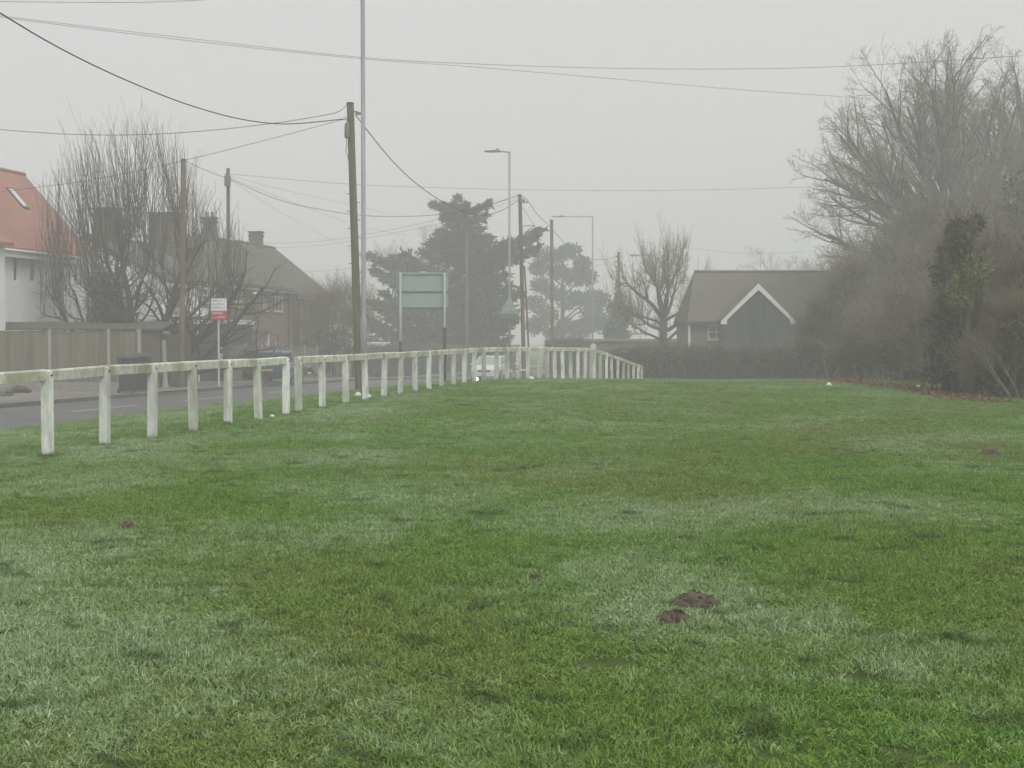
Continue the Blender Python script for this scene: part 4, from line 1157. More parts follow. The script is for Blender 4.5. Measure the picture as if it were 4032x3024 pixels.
# wheelie bins
def bin_(label, xc, ytop, ybot, Y, w, rz, mat):
    b = px(xc, ybot, Y); t = px(xc, ytop, Y)
    b[2] = float(interp(sn(b[0], b[1])[0], ROAD)) + .115
    h = t[2] - b[2]
    root = thing('wheelie_bin', label, 'bin', b, 'wheelie bins by the garden fence')
    c_, s_ = math.cos(rz), math.sin(rz)
    def T(x, y, z): return b + np.array([x * c_ - y * s_, x * s_ + y * c_, z])
    wb_, wt = w * .40, w * .5
    mb = MB(); mb.hexa([T(-wb_, -wb_ * 1.1, .06), T(wb_, -wb_ * 1.1, .06), T(wb_, wb_ * 1.1, .06), T(-wb_, wb_ * 1.1, .06), T(-wt, -wt * 1.2, h - .1), T(wt, -wt * 1.2, h - .1), T(wt, wt * 1.2, h - .1), T(-wt, wt * 1.2, h - .1)])
    mb.hexa([T(-wt - .02, -wt * 1.2 - .02, h - .14), T(wt + .02, -wt * 1.2 - .02, h - .14), T(wt + .02, wt * 1.2 + .02, h - .14), T(-wt - .02, wt * 1.2 + .02, h - .14), T(-wt - .02, -wt * 1.2 - .02, h - .095), T(wt + .02, -wt * 1.2 - .02, h - .095), T(wt + .02, wt * 1.2 + .02, h - .095), T(-wt - .02, wt * 1.2 + .02, h - .095)])
    obj(mb, 'body', mat, root)
    mb = MB(); e = .03; hh = h - .09
    mb.hexa([T(-wt - e, -wt * 1.2 - e, hh), T(wt + e, -wt * 1.2 - e, hh), T(wt + e, wt * 1.2 + e, hh), T(-wt - e, wt * 1.2 + e, hh), T(-wt * .8, -wt * 1.0, h), T(wt * .8, -wt * 1.0, h), T(wt * .8, wt * .9, h + .02), T(-wt * .8, wt * .9, h + .02)])
    obj(mb, 'lid', mat, root)
    mb = MB(); mb.tubes(np.array([T(-wt, wt * 1.2 + .07, h - .1), T(wt, wt * 1.2 + .07, h - .1)]), np.full(2, .018), 6); obj(mb, 'handle', mat, root)
    for sx in (-1, 1):
        mb = MB(); mb.tubes(np.array([T(sx * wb_, wb_ * 1.1, .1), T(sx * (wb_ + .05), wb_ * 1.1, .1)]), np.full(2, .1), 12); obj(mb, 'wheel', m_dark, root)
m_bin = M('dark_bin_plastic', (.035, .037, .045), (.055, .057, .066), scale=4, rough=.45, spec=.5)
bin_('dark wheelie bin turned sideways, its lid handle sticking out past the gravel boards', 503, 1398, 1527, 52.8, .58, .5, m_bin)
bin_('dark wheelie bin pushed against the side gate behind another bin', 556, 1393, 1521, 54.6, .58, .1, m_bin)

# log and rock on the little lawn
q = px(84, 1522, 53.2); q[2] = float(interp(sn(q[0], q[1])[0], ROAD)) + .22
mb = MB(); mb.tubes(np.array([q + [-.32, 0, 0], q + [-.1, 0, .03], q + [.12, 0, .02], q + [.34, -.05, -.04]]), np.array([.12, .14, .12, .07]), 9)
tag(obj(mb, 'log', M('log_bark', (.09, .055, .035), (.15, .095, .065), scale=9, bump=.6, bscale=20), origin=q), 'short brown log lying on the little lawn across the road', 'log')
q = px(40, 1546, 51.5); q[2] = float(interp(sn(q[0], q[1])[0], ROAD)) + .18
mb = MB(); mb.tubes(np.array([q + [-.16, 0, -.02], q + [-.08, .02, .03], q + [.05, 0, .02], q + [.15, 0, -.03]]), np.array([.03, .1, .09, .03]), 7)
tag(obj(mb, 'rock', M('mossy_rock', (.08, .08, .06), (.13, .13, .10), scale=9, bump=.5), origin=q), 'small dark mossy rock on the edge of the little lawn', 'rock')

# front garden fence by the brick house
ff = thing('front_garden_fence', 'low weathered timber fence with pale posts in front of the brick house', 'fence', RF(76.5, -26.5, -.85))
ends = list(np.arange(69.6, 84.1, 2.4))
for k, s in enumerate(ends):
    zg0 = float(interp(s, ROAD)) + .1
    mb = MB(); mb.box(RF(s, -26.5, zg0 + .9), (.12, .12, 2.0), -TH); obj(mb, 'post', m_conc, ff)
    if k < len(ends) - 1:
        for j in range(18):
            ss = s + .1 + j * .127
            z_ = float(interp(ss, ROAD)) + .1
            mb = MB(); mb.box(RF(ss, -26.5 + (.008 if j % 2 else 0), z_ + .88), (.115, .022, 1.66), math.pi / 2 - TH); obj(mb, 'plank', m_fboard, ff)
        mb = MB(); mb.hexa([RF(s + .06, -26.53, zg0 + 1.715), RF(s + .06, -26.47, zg0 + 1.715), RF(s + 2.34, -26.47, zg0 + 1.68), RF(s + 2.34, -26.53, zg0 + 1.68),
                            RF(s + .06, -26.53, zg0 + 1.78), RF(s + .06, -26.47, zg0 + 1.78), RF(s + 2.34, -26.47, zg0 + 1.745), RF(s + 2.34, -26.53, zg0 + 1.745)]); obj(mb, 'capping_rail', m_fboard, ff)

# ------------------------------------------------------------------ cars
m_tyre = M('tyre', (.02, .02, .021), (.035, .035, .036), scale=8, rough=.85)
m_rim = M('alloy', (.35, .36, .37), (.42, .43, .44), scale=8, rough=.4, metal=.6)
m_cglass = M('car_glass', (.03, .035, .04), (.05, .055, .06), scale=2, rough=.05, spec=.9)
m_tail = M('tail_light', (.45, .03, .03), (.5, .05, .05), scale=9, rough=.3)
m_head = M('headlight_glass', (.75, .76, .76), (.82, .82, .82), scale=9, rough=.15, spec=.8)
m_plate_w = M('plate_white', (.7, .7, .68)); m_plate_y = M('plate_yellow', (.62, .5, .1))
def car(name, label, pos, heading, paint, L=4.0, Wd=1.74, H=1.46, kind='hatch', glass=None):
    """heading: unit xy direction the front points to"""
    glass = glass or m_cglass
    root = thing(name, label, 'van' if kind == 'van' else 'car', pos)
    f = np.array([heading[0], heading[1], 0]); rgt = np.array([f[1], -f[0], 0]); o = np.asarray(pos, float)
    def T(a, b, z): return o + f * a + rgt * b + np.array([0, 0, z])
    hl = L / 2
    # cross sections along the length: (a, half width, z low, z shoulder)
    if kind == 'van':
        sec = [(-hl, .46, .45, H * .55), (-hl + .1, .5, .3, H * .56), (-.4, .5, .25, H * .56), (hl - .9, .5, .25, H * .52), (hl - .3, .48, .28, H * .46), (hl, .42, .35, H * .38)]
        cab = [(-hl + .05, .46), (-hl + .12, .45), (hl - 1.0, .44), (hl - .55, .40)]
        roof = (-hl + .15, hl - 1.35)
    else:
        sec = [(-hl, .43, .42, .86), (-hl + .12, .485, .30, .94), (-hl + .7, .5, .22, .96), (0, .5, .2, .94), (hl - 1.0, .5, .22, .92), (hl - .25, .47, .26, .80), (hl, .40, .36, .66)]
        roof = (-hl + .42, hl - 1.85)
    mb = MB(); rings = []
    for a, w, z0, z1 in sec:
        w = w * Wd; zm = (z0 + z1) * .5
        rings.append([T(a, -w * .94, z0), T(a, -w, z0 + .12), T(a, -w, zm + .08), T(a, -w * .95, z1 - .03), T(a, -w * .88, z1), T(a, 0, z1 + .03), T(a, w * .88, z1), T(a, w * .95, z1 - .03), T(a, w, zm + .08), T(a, w, z0 + .12), T(a, w * .94, z0)])
    k = len(rings[0]); V = np.array(rings).reshape(-1, 3)
    fs = [[i * k + j, (i + 1) * k + j, (i + 1) * k + (j + 1) % k, i * k + (j + 1) % k] for i in range(len(rings) - 1) for j in range(k)]
    mb.add(V, fs); mb.f.append(np.array([list(range(k))])); mb.f.append(np.array([[(len(rings) - 1) * k + j for j in range(k)][::-1]]))
    body = obj(mb, 'body', paint, root, smooth_=False)
    bv = body.modifiers.new('bevel', 'BEVEL'); bv.width = .03; bv.segments = 2; bv.limit_method = 'ANGLE'; bv.angle_limit = .5
    # greenhouse
    zs = .95 if kind != 'van' else H * .56
    a0, a1 = (-hl + .1, hl - 1.05) if kind != 'van' else (-hl + .06, hl - .75)
    r0, r1 = roof
    wb, wr = Wd * .46, Wd * .375
    if kind == 'van':
        wr = Wd * .43
    lo = [T(a0, -wb, zs - .02), T(a1, -wb, zs - .04), T(a1, wb, zs - .04), T(a0, wb, zs - .02)]
    hi = [T(r0, -wr, H - .05), T(r1, -wr, H - .04), T(r1, wr, H - .04), T(r0, wr, H - .05)]
    mb = MB(); mb.hexa(lo + hi)
    mb.hexa(hi + [T(r0 + .12, -wr * .8, H), T(r1 - .1, -wr * .8, H), T(r1 - .1, wr * .8, H), T(r0 + .12, wr * .8, H)])
    obj(mb, 'roof', paint, root)
    def pane(name, A, B, C, D, off, m=glass, sh=.08):
        A, B, C, D = map(np.asarray, (A, B, C, D)); c = (A + B + C + D) / 4
        pts = [c + (p - c) * (1 - sh) + off for p in (A, B, C, D)]
        mb = MB(); mb.quad(*pts); return obj(mb, name, m, root)
    pane('windscreen', lo[1], lo[2], hi[2], hi[1], f * .012 + np.array([0, 0, .008]))
    if kind != 'van':
        pane('rear_window', lo[3], lo[0], hi[0], hi[3], -f * .012 + np.array([0, 0, .008]), sh=.14)
        for sgn, (A, B, C, D) in ((-1, (lo[0], lo[1], hi[1], hi[0])), (1, (lo[2], lo[3], hi[3], hi[2]))):
            m0, m1 = (A + B) / 2, (D + C) / 2
            pane('side_window', A, m0, m1, D, rgt * sgn * .012); pane('side_window', m0, B, C, m1, rgt * sgn * .012)
    for sx in (-1, 1):
        for a in (-hl + .75, hl - .8):
            mb = MB(); mb.tubes(np.array([T(a, sx * Wd * .40, .31), T(a, sx * Wd * .503, .31)]), np.full(2, .31), 18); w_ = obj(mb, 'wheel', m_tyre, root)
            mb = MB(); mb.tubes(np.array([T(a, sx * Wd * .49, .31), T(a, sx * Wd * .508, .31)]), np.full(2, .2), 14); obj(mb, 'rim', m_rim, w_)
        mb = MB(); c = T(hl - 1.15, sx * (Wd * .5 + .09), .98); mb.box(c, (.18, .12, .13), math.atan2(f[1], f[0]) + math.pi / 2); obj(mb, 'wing_mirror', paint, root)
        zc = .68 if kind != 'van' else H * .36
        mb = MB(); mb.hexa([T(hl - .04, sx * Wd * .24, zc - .09), T(hl - .16, sx * Wd * .46, zc - .06), T(hl - .4, sx * Wd * .478, zc - .02), T(hl - .3, sx * Wd * .3, zc - .05),
                            T(hl - .06, sx * Wd * .26, zc + .0), T(hl - .16, sx * Wd * .465, zc + .09), T(hl - .4, sx * Wd * .475, zc + .12), T(hl - .3, sx * Wd * .3, zc + .12)]); obj(mb, 'headlight', m_head, root)
        mb = MB(); mb.hexa([T(-hl + .03, sx * Wd * .36, .72), T(-hl + .16, sx * Wd * .49, .72), T(-hl + .24, sx * Wd * .49, .72), T(-hl + .1, sx * Wd * .36, .72),
                            T(-hl + .06, sx * Wd * .36, 1.02), T(-hl + .16, sx * Wd * .475, 1.08), T(-hl + .24, sx * Wd * .48, 1.08), T(-hl + .12, sx * Wd * .36, 1.02)]); obj(mb, 'tail_light', m_tail, root)
    mb = MB(); mb.hexa([T(-hl - .05, -Wd * .42, .3), T(-hl - .05, Wd * .42, .3), T(-hl + .2, Wd * .5, .3), T(-hl + .2, -Wd * .5, .3), T(-hl - .06, -Wd * .42, .56), T(-hl - .06, Wd * .42, .56), T(-hl + .2, Wd * .5, .58), T(-hl + .2, -Wd * .5, .58)]); obj(mb, 'bumper', m_dark if kind != 'van' else paint, root)
    mb = MB(); mb.hexa([T(hl + .04, -Wd * .38, .26), T(hl + .04, Wd * .38, .26), T(hl - .2, Wd * .485, .26), T(hl - .2, -Wd * .485, .26), T(hl + .04, -Wd * .38, .5), T(hl + .04, Wd * .38, .5), T(hl - .2, Wd * .49, .52), T(hl - .2, -Wd * .49, .52)]); obj(mb, 'bumper', paint, root)
    mb = MB(); mb.hexa([T(hl + .005, -Wd * .2, .46), T(hl + .005, Wd * .2, .46), T(hl - .1, Wd * .2, .46), T(hl - .1, -Wd * .2, .46), T(hl + .012, -Wd * .22, .62), T(hl + .012, Wd * .22, .62), T(hl - .1, Wd * .22, .62), T(hl - .1, -Wd * .22, .62)]); obj(mb, 'grille', m_dark, root)
    for aa, m_ in ((-hl - .075, m_plate_y), (hl + .055, m_plate_w)):
        mb = MB(); mb.box(T(aa, 0, .62 if aa < 0 else .38), (.52, .012, .11), math.atan2(f[1], f[0]) + math.pi / 2); obj(mb, 'number_plate', m_, root)
    return root
m_bluep = M('blue_paint', (.07, .11, .24), (.08, .125, .26), scale=1, rough=.3, spec=.6)
m_silver = M('silver_white_paint', (.62, .64, .65), (.66, .68, .69), scale=1, rough=.35, spec=.6)
m_darkp = M('charcoal_paint', (.035, .036, .04), (.045, .046, .05), scale=1, rough=.25, spec=.7)
m_whitep = M('white_van_paint', (.62, .63, .63), (.68, .69, .69), scale=1, rough=.4)
def ground_side(X, Y): return float(interp(sn(X, Y)[0], ROAD)) + (.115 if sn(X, Y)[1] < RD0 else 0)
Yc = 70.0; xc = (1097 - 2016) / F * Yc
car('parked_car', 'blue hatchback parked with its tail to the field, seen through the fence gap', (xc, Yc, ground_side(xc, Yc)), (.10, .995), m_bluep, 3.9, 1.66, 1.5)
Yc = 91.0; xc = (1932 - 2016) / F * Yc
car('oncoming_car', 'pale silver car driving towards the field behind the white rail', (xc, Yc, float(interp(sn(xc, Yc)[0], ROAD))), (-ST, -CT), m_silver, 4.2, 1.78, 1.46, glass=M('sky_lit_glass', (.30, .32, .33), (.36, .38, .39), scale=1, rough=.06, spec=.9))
p_ = RF(72.4, -25.4); 
car('dark_parked_car', 'charcoal car parked on the drive beside the blue hatchback', (p_[0], p_[1], ground_side(p_[0], p_[1])), (CT, -ST), m_darkp, 4.2, 1.78, 1.6)
Yc = 104.0; xc = (1474 - 2016) / F * Yc
car('parked_van', 'white van parked far down the road beyond the leaning pole', (xc, Yc, ground_side(xc, Yc)), (ST, CT), m_whitep, 4.9, 1.9, 2.3, kind='van')

# ------------------------------------------------------------------ vegetation
def unit(a): return a / (np.linalg.norm(a, axis=-1, keepdims=True) + 1e-9)
def grow(starts, dirs, lens, rads, levels, rng, ext=None):
    """level by level branching; returns list of (pts, rad, sides) and the last level's points"""
    out = []
    S, D, L, R = map(lambda a: np.asarray(a, float), (starts, dirs, lens, rads))
    for lv in levels:
        N, K = len(S), lv['K']
        d = unit(D); pos = S.copy(); P = [pos.copy()]; T_ = [d.copy()]
        for k in range(1, K):
            d = unit(d + rng.normal(size=(N, 3)) * lv['wob'] + np.array([0, 0, lv['up']]))
            pos = pos + d * (L / (K - 1))[:, None]
            P.append(pos.copy()); T_.append(d.copy())
        P = np.stack(P, 1); T_ = np.stack(T_, 1)
        tt = np.linspace(0, 1, K)
        rad = np.maximum(R[:, None] * (1 - lv.get('taper', .75) * tt[None]), lv.get('rmin', .002))
        out.append((P, rad, lv.get('sides', 4)))
        nk = lv.get('kids', 0)
        if not nk:
            break
        t = rng.uniform(lv.get('tmin', .25), 1.0, (N, nk))
        if lv.get('even', True):
            t = lv.get('tmin', .25) + (1 - lv.get('tmin', .25)) * (np.arange(nk)[None] + rng.random((N, nk))) / nk
        fi = t * (K - 1); i0 = np.minimum(fi.astype(int), K - 2); fr = fi - i0
        rows = np.arange(N)[:, None]
        st = P[rows, i0] * (1 - fr[..., None]) + P[rows, i0 + 1] * fr[..., None]
        tg = T_[rows, i0]
        rr = rad[rows, i0]
        perp = unit(np.cross(tg, rng.normal(size=tg.shape)))
        a = np.radians(lv.get('ang', 45)) * rng.uniform(.6, 1.3, (N, nk))
        nd = np.cos(a)[..., None] * tg + np.sin(a)[..., None] * perp
        nl_ = L[:, None] * lv.get('lr', .5) * (1.15 - .6 * t) * rng.uniform(.65, 1.25, (N, nk))
        nr = np.minimum(rr * lv.get('rr', .6), rr * .9)
        S, D, L, R = st.reshape(-1, 3), nd.reshape(-1, 3), nl_.reshape(-1), nr.reshape(-1)
    return out, P

def to_mesh(parts, sel):
    mb = MB()
    for i in sel:
        if i < len(parts):
            P, r, s = parts[i]; mb.tubes(P, r, s, cap=False)
    return mb

m_bark = M('oak_bark', (.045, .04, .033), (.075, .067, .055), scale=4, rough=.95, stretch=(2, 2, .5))
m_twig = M('oak_twigs', (.17, .15, .12), (.24, .215, .175), scale=3, rough=.95)
m_bark2 = M('dark_bark', (.035, .033, .029), (.065, .06, .052), scale=4, rough=.95, stretch=(2, 2, .5))
m_twig2 = M('shoot_bark', (.095, .08, .068), (.155, .13, .11), scale=2, rough=.95)
m_scrub = M('scrub_twigs', (.15, .125, .098), (.235, .20, .16), scale=1.2, rough=.95)
m_scrub_red = M('red_scrub_twigs', (.14, .106, .082), (.21, .165, .13), scale=1.2, rough=.95)
m_ivy = M('ivy_leaves', (.04, .058, .034), (.078, .10, .06), scale=3, rough=.5, spec=.4)
m_ygreen = M('yellow_green_leaves', (.14, .17, .045), (.21, .24, .08), scale=3, rough=.6)
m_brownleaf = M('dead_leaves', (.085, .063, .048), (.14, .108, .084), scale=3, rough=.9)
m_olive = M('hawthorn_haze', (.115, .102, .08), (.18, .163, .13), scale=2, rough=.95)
m_conif = M('conifer_needles', (.03, .045, .032), (.065, .085, .058), scale=1.2, rough=.8)
m_pine = M('pine_needles', (.045, .06, .04), (.08, .1, .065), scale=1.2, rough=.8)
m_hedge = M('hedge_leaves', (.08, .087, .06), (.14, .146, .10), scale=1.5, rough=.8, c3=(.11, .09, .066))

def bare_tree(name, label, base, trunk_len, trunk_r, limbs, levels, seed, mats=(m_bark, m_twig), group=None, cat='tree', shoots=None):
    rng = np.random.default_rng(seed)
    base = np.asarray(base, float); base[2] = gz(base[0], base[1]) if sn(base[0], base[1])[1] > RD1 else float(G(base[0], base[1]))
    root = thing(name, label, cat, base, group)
    k = 7
    w = np.cumsum(rng.normal(size=(k, 3)) * np.array([.04, .04, 0]) * trunk_len * .25, axis=0); w[0] = 0
    tp = base + np.array([0, 0, 1]) * np.linspace(-.2, trunk_len, k)[:, None] + w
    tr = trunk_r * (1.25 - .45 * np.linspace(0, 1, k) ** .6)
    mb = MB(); mb.tubes(tp, tr, 10); 
    obj(mb, 'trunk', m_bark if mats[0] is None else mats[0], root, smooth_=True)
    S, D, L, R = [], [], [], []
    for f, d, l, r in limbs:
        S.append(tp[0] + (tp[-1] - tp[0]) * f if f < .999 else tp[-1]); 
        i = f * (k - 1); i0 = min(int(i), k - 2); S[-1] = tp[i0] * (1 - (i - i0)) + tp[i0 + 1] * (i - i0)
        D.append(d); L.append(l); R.append(r)
    parts, last = grow(S, D, L, R, levels, rng)
    obj(to_mesh(parts, [0, 1]), 'limbs', mats[0], root, smooth_=True)
    obj(to_mesh(parts, range(2, 9)), 'twigs', mats[1], root)
    if shoots:
        n, zmax, l0, l1 = shoots
        src = np.concatenate([parts[0][0][:, 3:].reshape(-1, 3), parts[1][0][:, 1:].reshape(-1, 3)])
        src = src[rng.integers(0, len(src), n)]
        dd = np.stack([(src[:, 0] - base[0]) * .12 + rng.normal(size=n) * .15, (src[:, 1] - base[1]) * .12 + rng.normal(size=n) * .15, np.ones(n)], -1)
        ln = np.clip(np.minimum(zmax - .14 * (src[:, 0] - base[0]) ** 2 + rng.normal(size=n) * .4 - src[:, 2], rng.uniform(l0, l1, n)), .3, 9)
        sp, _ = grow(src, dd, ln, np.full(n, .018), [dict(K=5, wob=.06, up=.04, kids=4, tmin=.1, ang=26, lr=.45, rr=.6, sides=3, taper=.7, rmin=.007), dict(K=3, wob=.08, up=.05, kids=0, sides=3, taper=.6, rmin=.006)], rng)
        obj(to_mesh(sp, [0, 1]), 'shoots', mats[1], root)
    return root, parts, last

# --- big bare oaks on the right
rng = np.random.default_rng(11)
lv_oak = [dict(K=9, wob=.08, up=.03, kids=8, tmin=.3, ang=38, lr=.5, rr=.55, sides=6, taper=.75),
          dict(K=6, wob=.11, up=.06, kids=6, tmin=.25, ang=38, lr=.5, rr=.55, sides=4, taper=.8, rmin=.016),
          dict(K=4, wob=.18, up=.05, kids=5, tmin=.15, ang=42, lr=.55, rr=.6, sides=3, taper=.7, rmin=.010),
          dict(K=3, wob=.2, up=.06, kids=2, tmin=.2, ang=45, lr=.65, rr=.7, sides=3, taper=.6, rmin=.0075),
          dict(K=3, wob=.2, up=.05, kids=0, sides=3, taper=.5, rmin=.006)]
B = px(3770, 1500, 84)
def fan(rng, n, lmin, lmax, az0, az1, e0, e1, r=.12):
    out = []
    for k in range(n):
        el = math.radians(e0 + (e1 - e0) * (k + rng.random()) / n); az = rng.uniform(az0, az1)
        d = (math.cos(el) * math.cos(az), math.cos(el) * math.sin(az), math.sin(el))
        out.append((rng.uniform(.72, 1.0) if el < .7 else rng.uniform(.9, 1.0), d, rng.uniform(lmin, lmax), r * rng.uniform(.8, 1.15)))
    return out
def crown(rng, n, az0, az1, e0, e1, l0, l1, r):
    out = []
    for k in range(n):
        e = e0 + (e1 - e0) * ((k + rng.random()) / n) ** .85; el = math.radians(e)
        az = az0 + (az1 - az0) * ((k * .618) % 1.0) + rng.normal() * .12
        d = (math.cos(el) * math.cos(az), math.cos(el) * math.sin(az), math.sin(el))
        out.append((rng.uniform(.7, .95) if e < 35 else rng.uniform(.88, 1.0), d, (l0 + (l1 - l0) * math.sin(math.radians(min(e, 60) * 1.5))) * rng.uniform(.93, 1.03), r * rng.uniform(.8, 1.15)))
    return out
rng = np.random.default_rng(12)
limbs = crown(rng, 24, 2.2, 4.1, 0, 86, 7.6, 10.3, .26) + crown(rng, 9, -1.2, 2.0, 15, 84, 7.0, 9.6, .24)
bare_tree('oak_tree', 'spreading bare oak whose fine branches reach furthest over the bungalow side', B, 7.2, .5, limbs, lv_oak, 3)
B = px(4020, 1500, 90)
limbs = crown(rng, 14, 0, 6.28, 25, 86, 7.0, 10.4, .28)
bare_tree('oak_tree', 'tall upright bare oak standing deepest in the thicket behind the ivy', B, 8.2, .55, limbs, lv_oak, 8)

# --- pollarded tree by the bungalow
lv_pol = [dict(K=8, wob=.16, up=.07, kids=7, tmin=.3, ang=45, lr=.42, rr=.5, sides=6, taper=.75),
          dict(K=6, wob=.16, up=.16, kids=6, tmin=.2, ang=45, lr=.6, rr=.55, sides=4, taper=.75, rmin=.014),
          dict(K=5, wob=.14, up=.16, kids=6, tmin=.1, ang=35, lr=.65, rr=.6, sides=3, taper=.6, rmin=.009),
          dict(K=4, wob=.12, up=.12, kids=0, sides=3, taper=.6, rmin=.006)]
B = px(2610, 1380, 95)
limbs = [(1, (-.75, .1, .8), 3.9, .17), (1, (.25, .2, 1), 4.4, .18), (1, (.0, -.3, 1), 4.2, .14), (.82, (-1, -.1, .35), 3.0, .12), (.8, (1, .1, .4), 3.4, .15), (.66, (-1, .2, .25), 2.8, .1), (.64, (1, -.1, .2), 2.6, .11), (.7, (.1, 1, .4), 2.8, .1), (.45, (1, 0, .55), 2.7, .14), (1, (.6, 0, .8), 3.6, .12), (1, (-.2, .15, 1), 4.0, .13), (1, (-.42, -.2, 1), 3.8, .12), (.95, (.85, .2, .6), 3.2, .11), (.9, (-.95, -.2, .6), 3.2, .11)]
bare_tree('pollarded_tree', 'pollarded bare tree with a stout trunk and upright twigs beside the bungalow', B, 3.9, .27, limbs, lv_pol, 21, (m_bark2, m_twig), shoots=(400, 9.3, .7, 2.3))

# --- multi stemmed tree with upright shoots by the white house
YT = 65.0
base = px(520, 1400, YT); base[2] = float(G(base[0], base[1]))
rng = np.random.default_rng(31)
mt = thing('multi_stemmed_tree', 'bare multi stemmed tree bristling with upright shoots by the white house', 'tree', base)
stems = [(-.95, .1, .55, 4.6, .08), (-.7, .0, .8, 4.8, .10), (-.42, .25, 1, 5.2, .13), (-.18, .0, 1, 5.6, .15), (.05, .3, 1, 5.6, .15), (.22, .0, 1, 5.4, .15), (.5, .1, .9, 5.4, .13), (.85, .15, .7, 5.6, .13), (1.0, .05, .5, 5.6, .12), (1.0, .1, .33, 5.4, .10),
         (.7, .4, .8, 5.0, .11), (-.5, .5, .85, 4.8, .10), (.35, .5, .9, 5.2, .1), (-.8, .4, .6, 4.4, .08)]
S = [base + np.array([rng.normal() * .2 + d[0] * .7, abs(rng.normal()) * .2, -.1]) for d in stems]
lv_m = [dict(K=10, wob=.10, up=.02, kids=9, tmin=.3, ang=46, lr=.42, rr=.55, sides=7, taper=.6),
        dict(K=6, wob=.15, up=.05, kids=5, tmin=.2, ang=48, lr=.55, rr=.5, sides=5, taper=.65, rmin=.016),
        dict(K=4, wob=.12, up=.10, kids=4, tmin=.1, ang=45, lr=.6, rr=.55, sides=3, taper=.7, rmin=.008),
        dict(K=3, wob=.12, up=.12, kids=0, sides=3, taper=.6, rmin=.005)]
parts, _ = grow(S, [d[:3] for d in stems], [d[3] * 1.22 for d in stems], [d[4] * 1.35 for d in stems], lv_m, rng)
for i in range(len(stems)):
    mb = MB(); mb.tubes(parts[0][0][i], parts[0][1][i], 8); obj(mb, 'stem', m_bark2, mt, smooth_=True)
obj(to_mesh(parts, [1]), 'limbs', m_bark2, mt); obj(to_mesh(parts, [2, 3]), 'twigs', m_twig2, mt)
# long straight shoots from the limbs
src = np.concatenate([parts[0][0][:, 4:].reshape(-1, 3), parts[1][0][:, 1:].reshape(-1, 3)])
src = src[src[:, 2] > 2.0]
N = 500
sx = np.concatenate([rng.uniform(190, 760, 380), rng.uniform(760, 960, 85), rng.uniform(150, 300, 35)])
sy = np.interp(sx, [150, 220, 300, 380, 450, 560, 660, 720, 800, 880, 960], [790, 650, 570, 505, 480, 470, 480, 570, 720, 810, 930])
sy = sy + (1000 - sy) * rng.random(N) ** 1.6 * .75
tgt = np.array([px(a_, b_, YT) for a_, b_ in zip(sx, sy)]); tgt[:, 1] += rng.normal(size=N) * 1.1
st_, dr_ = [], []
for t in tgt:
    d = (src[:, 0] - t[0] * .93 - base[0] * .07) ** 2 + .5 * (src[:, 1] - t[1]) ** 2 + .12 * (src[:, 2] - (t[2] - 2.4)) ** 2
    d = np.where(src[:, 2] > t[2] - .5, 99, d)
    k = np.argpartition(d, 16)[rng.integers(0, 16)]
    st_.append(src[k]); dr_.append(t - src[k])
st_, dr_ = np.array(st_), np.array(dr_)
sp, _ = grow(st_, dr_ + np.stack([dr_[:, 0] * .35, dr_[:, 1] * .2, 0 * dr_[:, 0]], -1), np.linalg.norm(dr_, axis=1), np.full(N, .02), [dict(K=6, wob=.025, up=.035, kids=2, tmin=.15, ang=20, lr=.36, rr=.6, sides=3, taper=.7, rmin=.006), dict(K=3, wob=.04, up=.06, kids=0, sides=3, taper=.6, rmin=.005)], rng)
obj(to_mesh(sp, [0, 1]), 'shoots', m_twig2, mt)

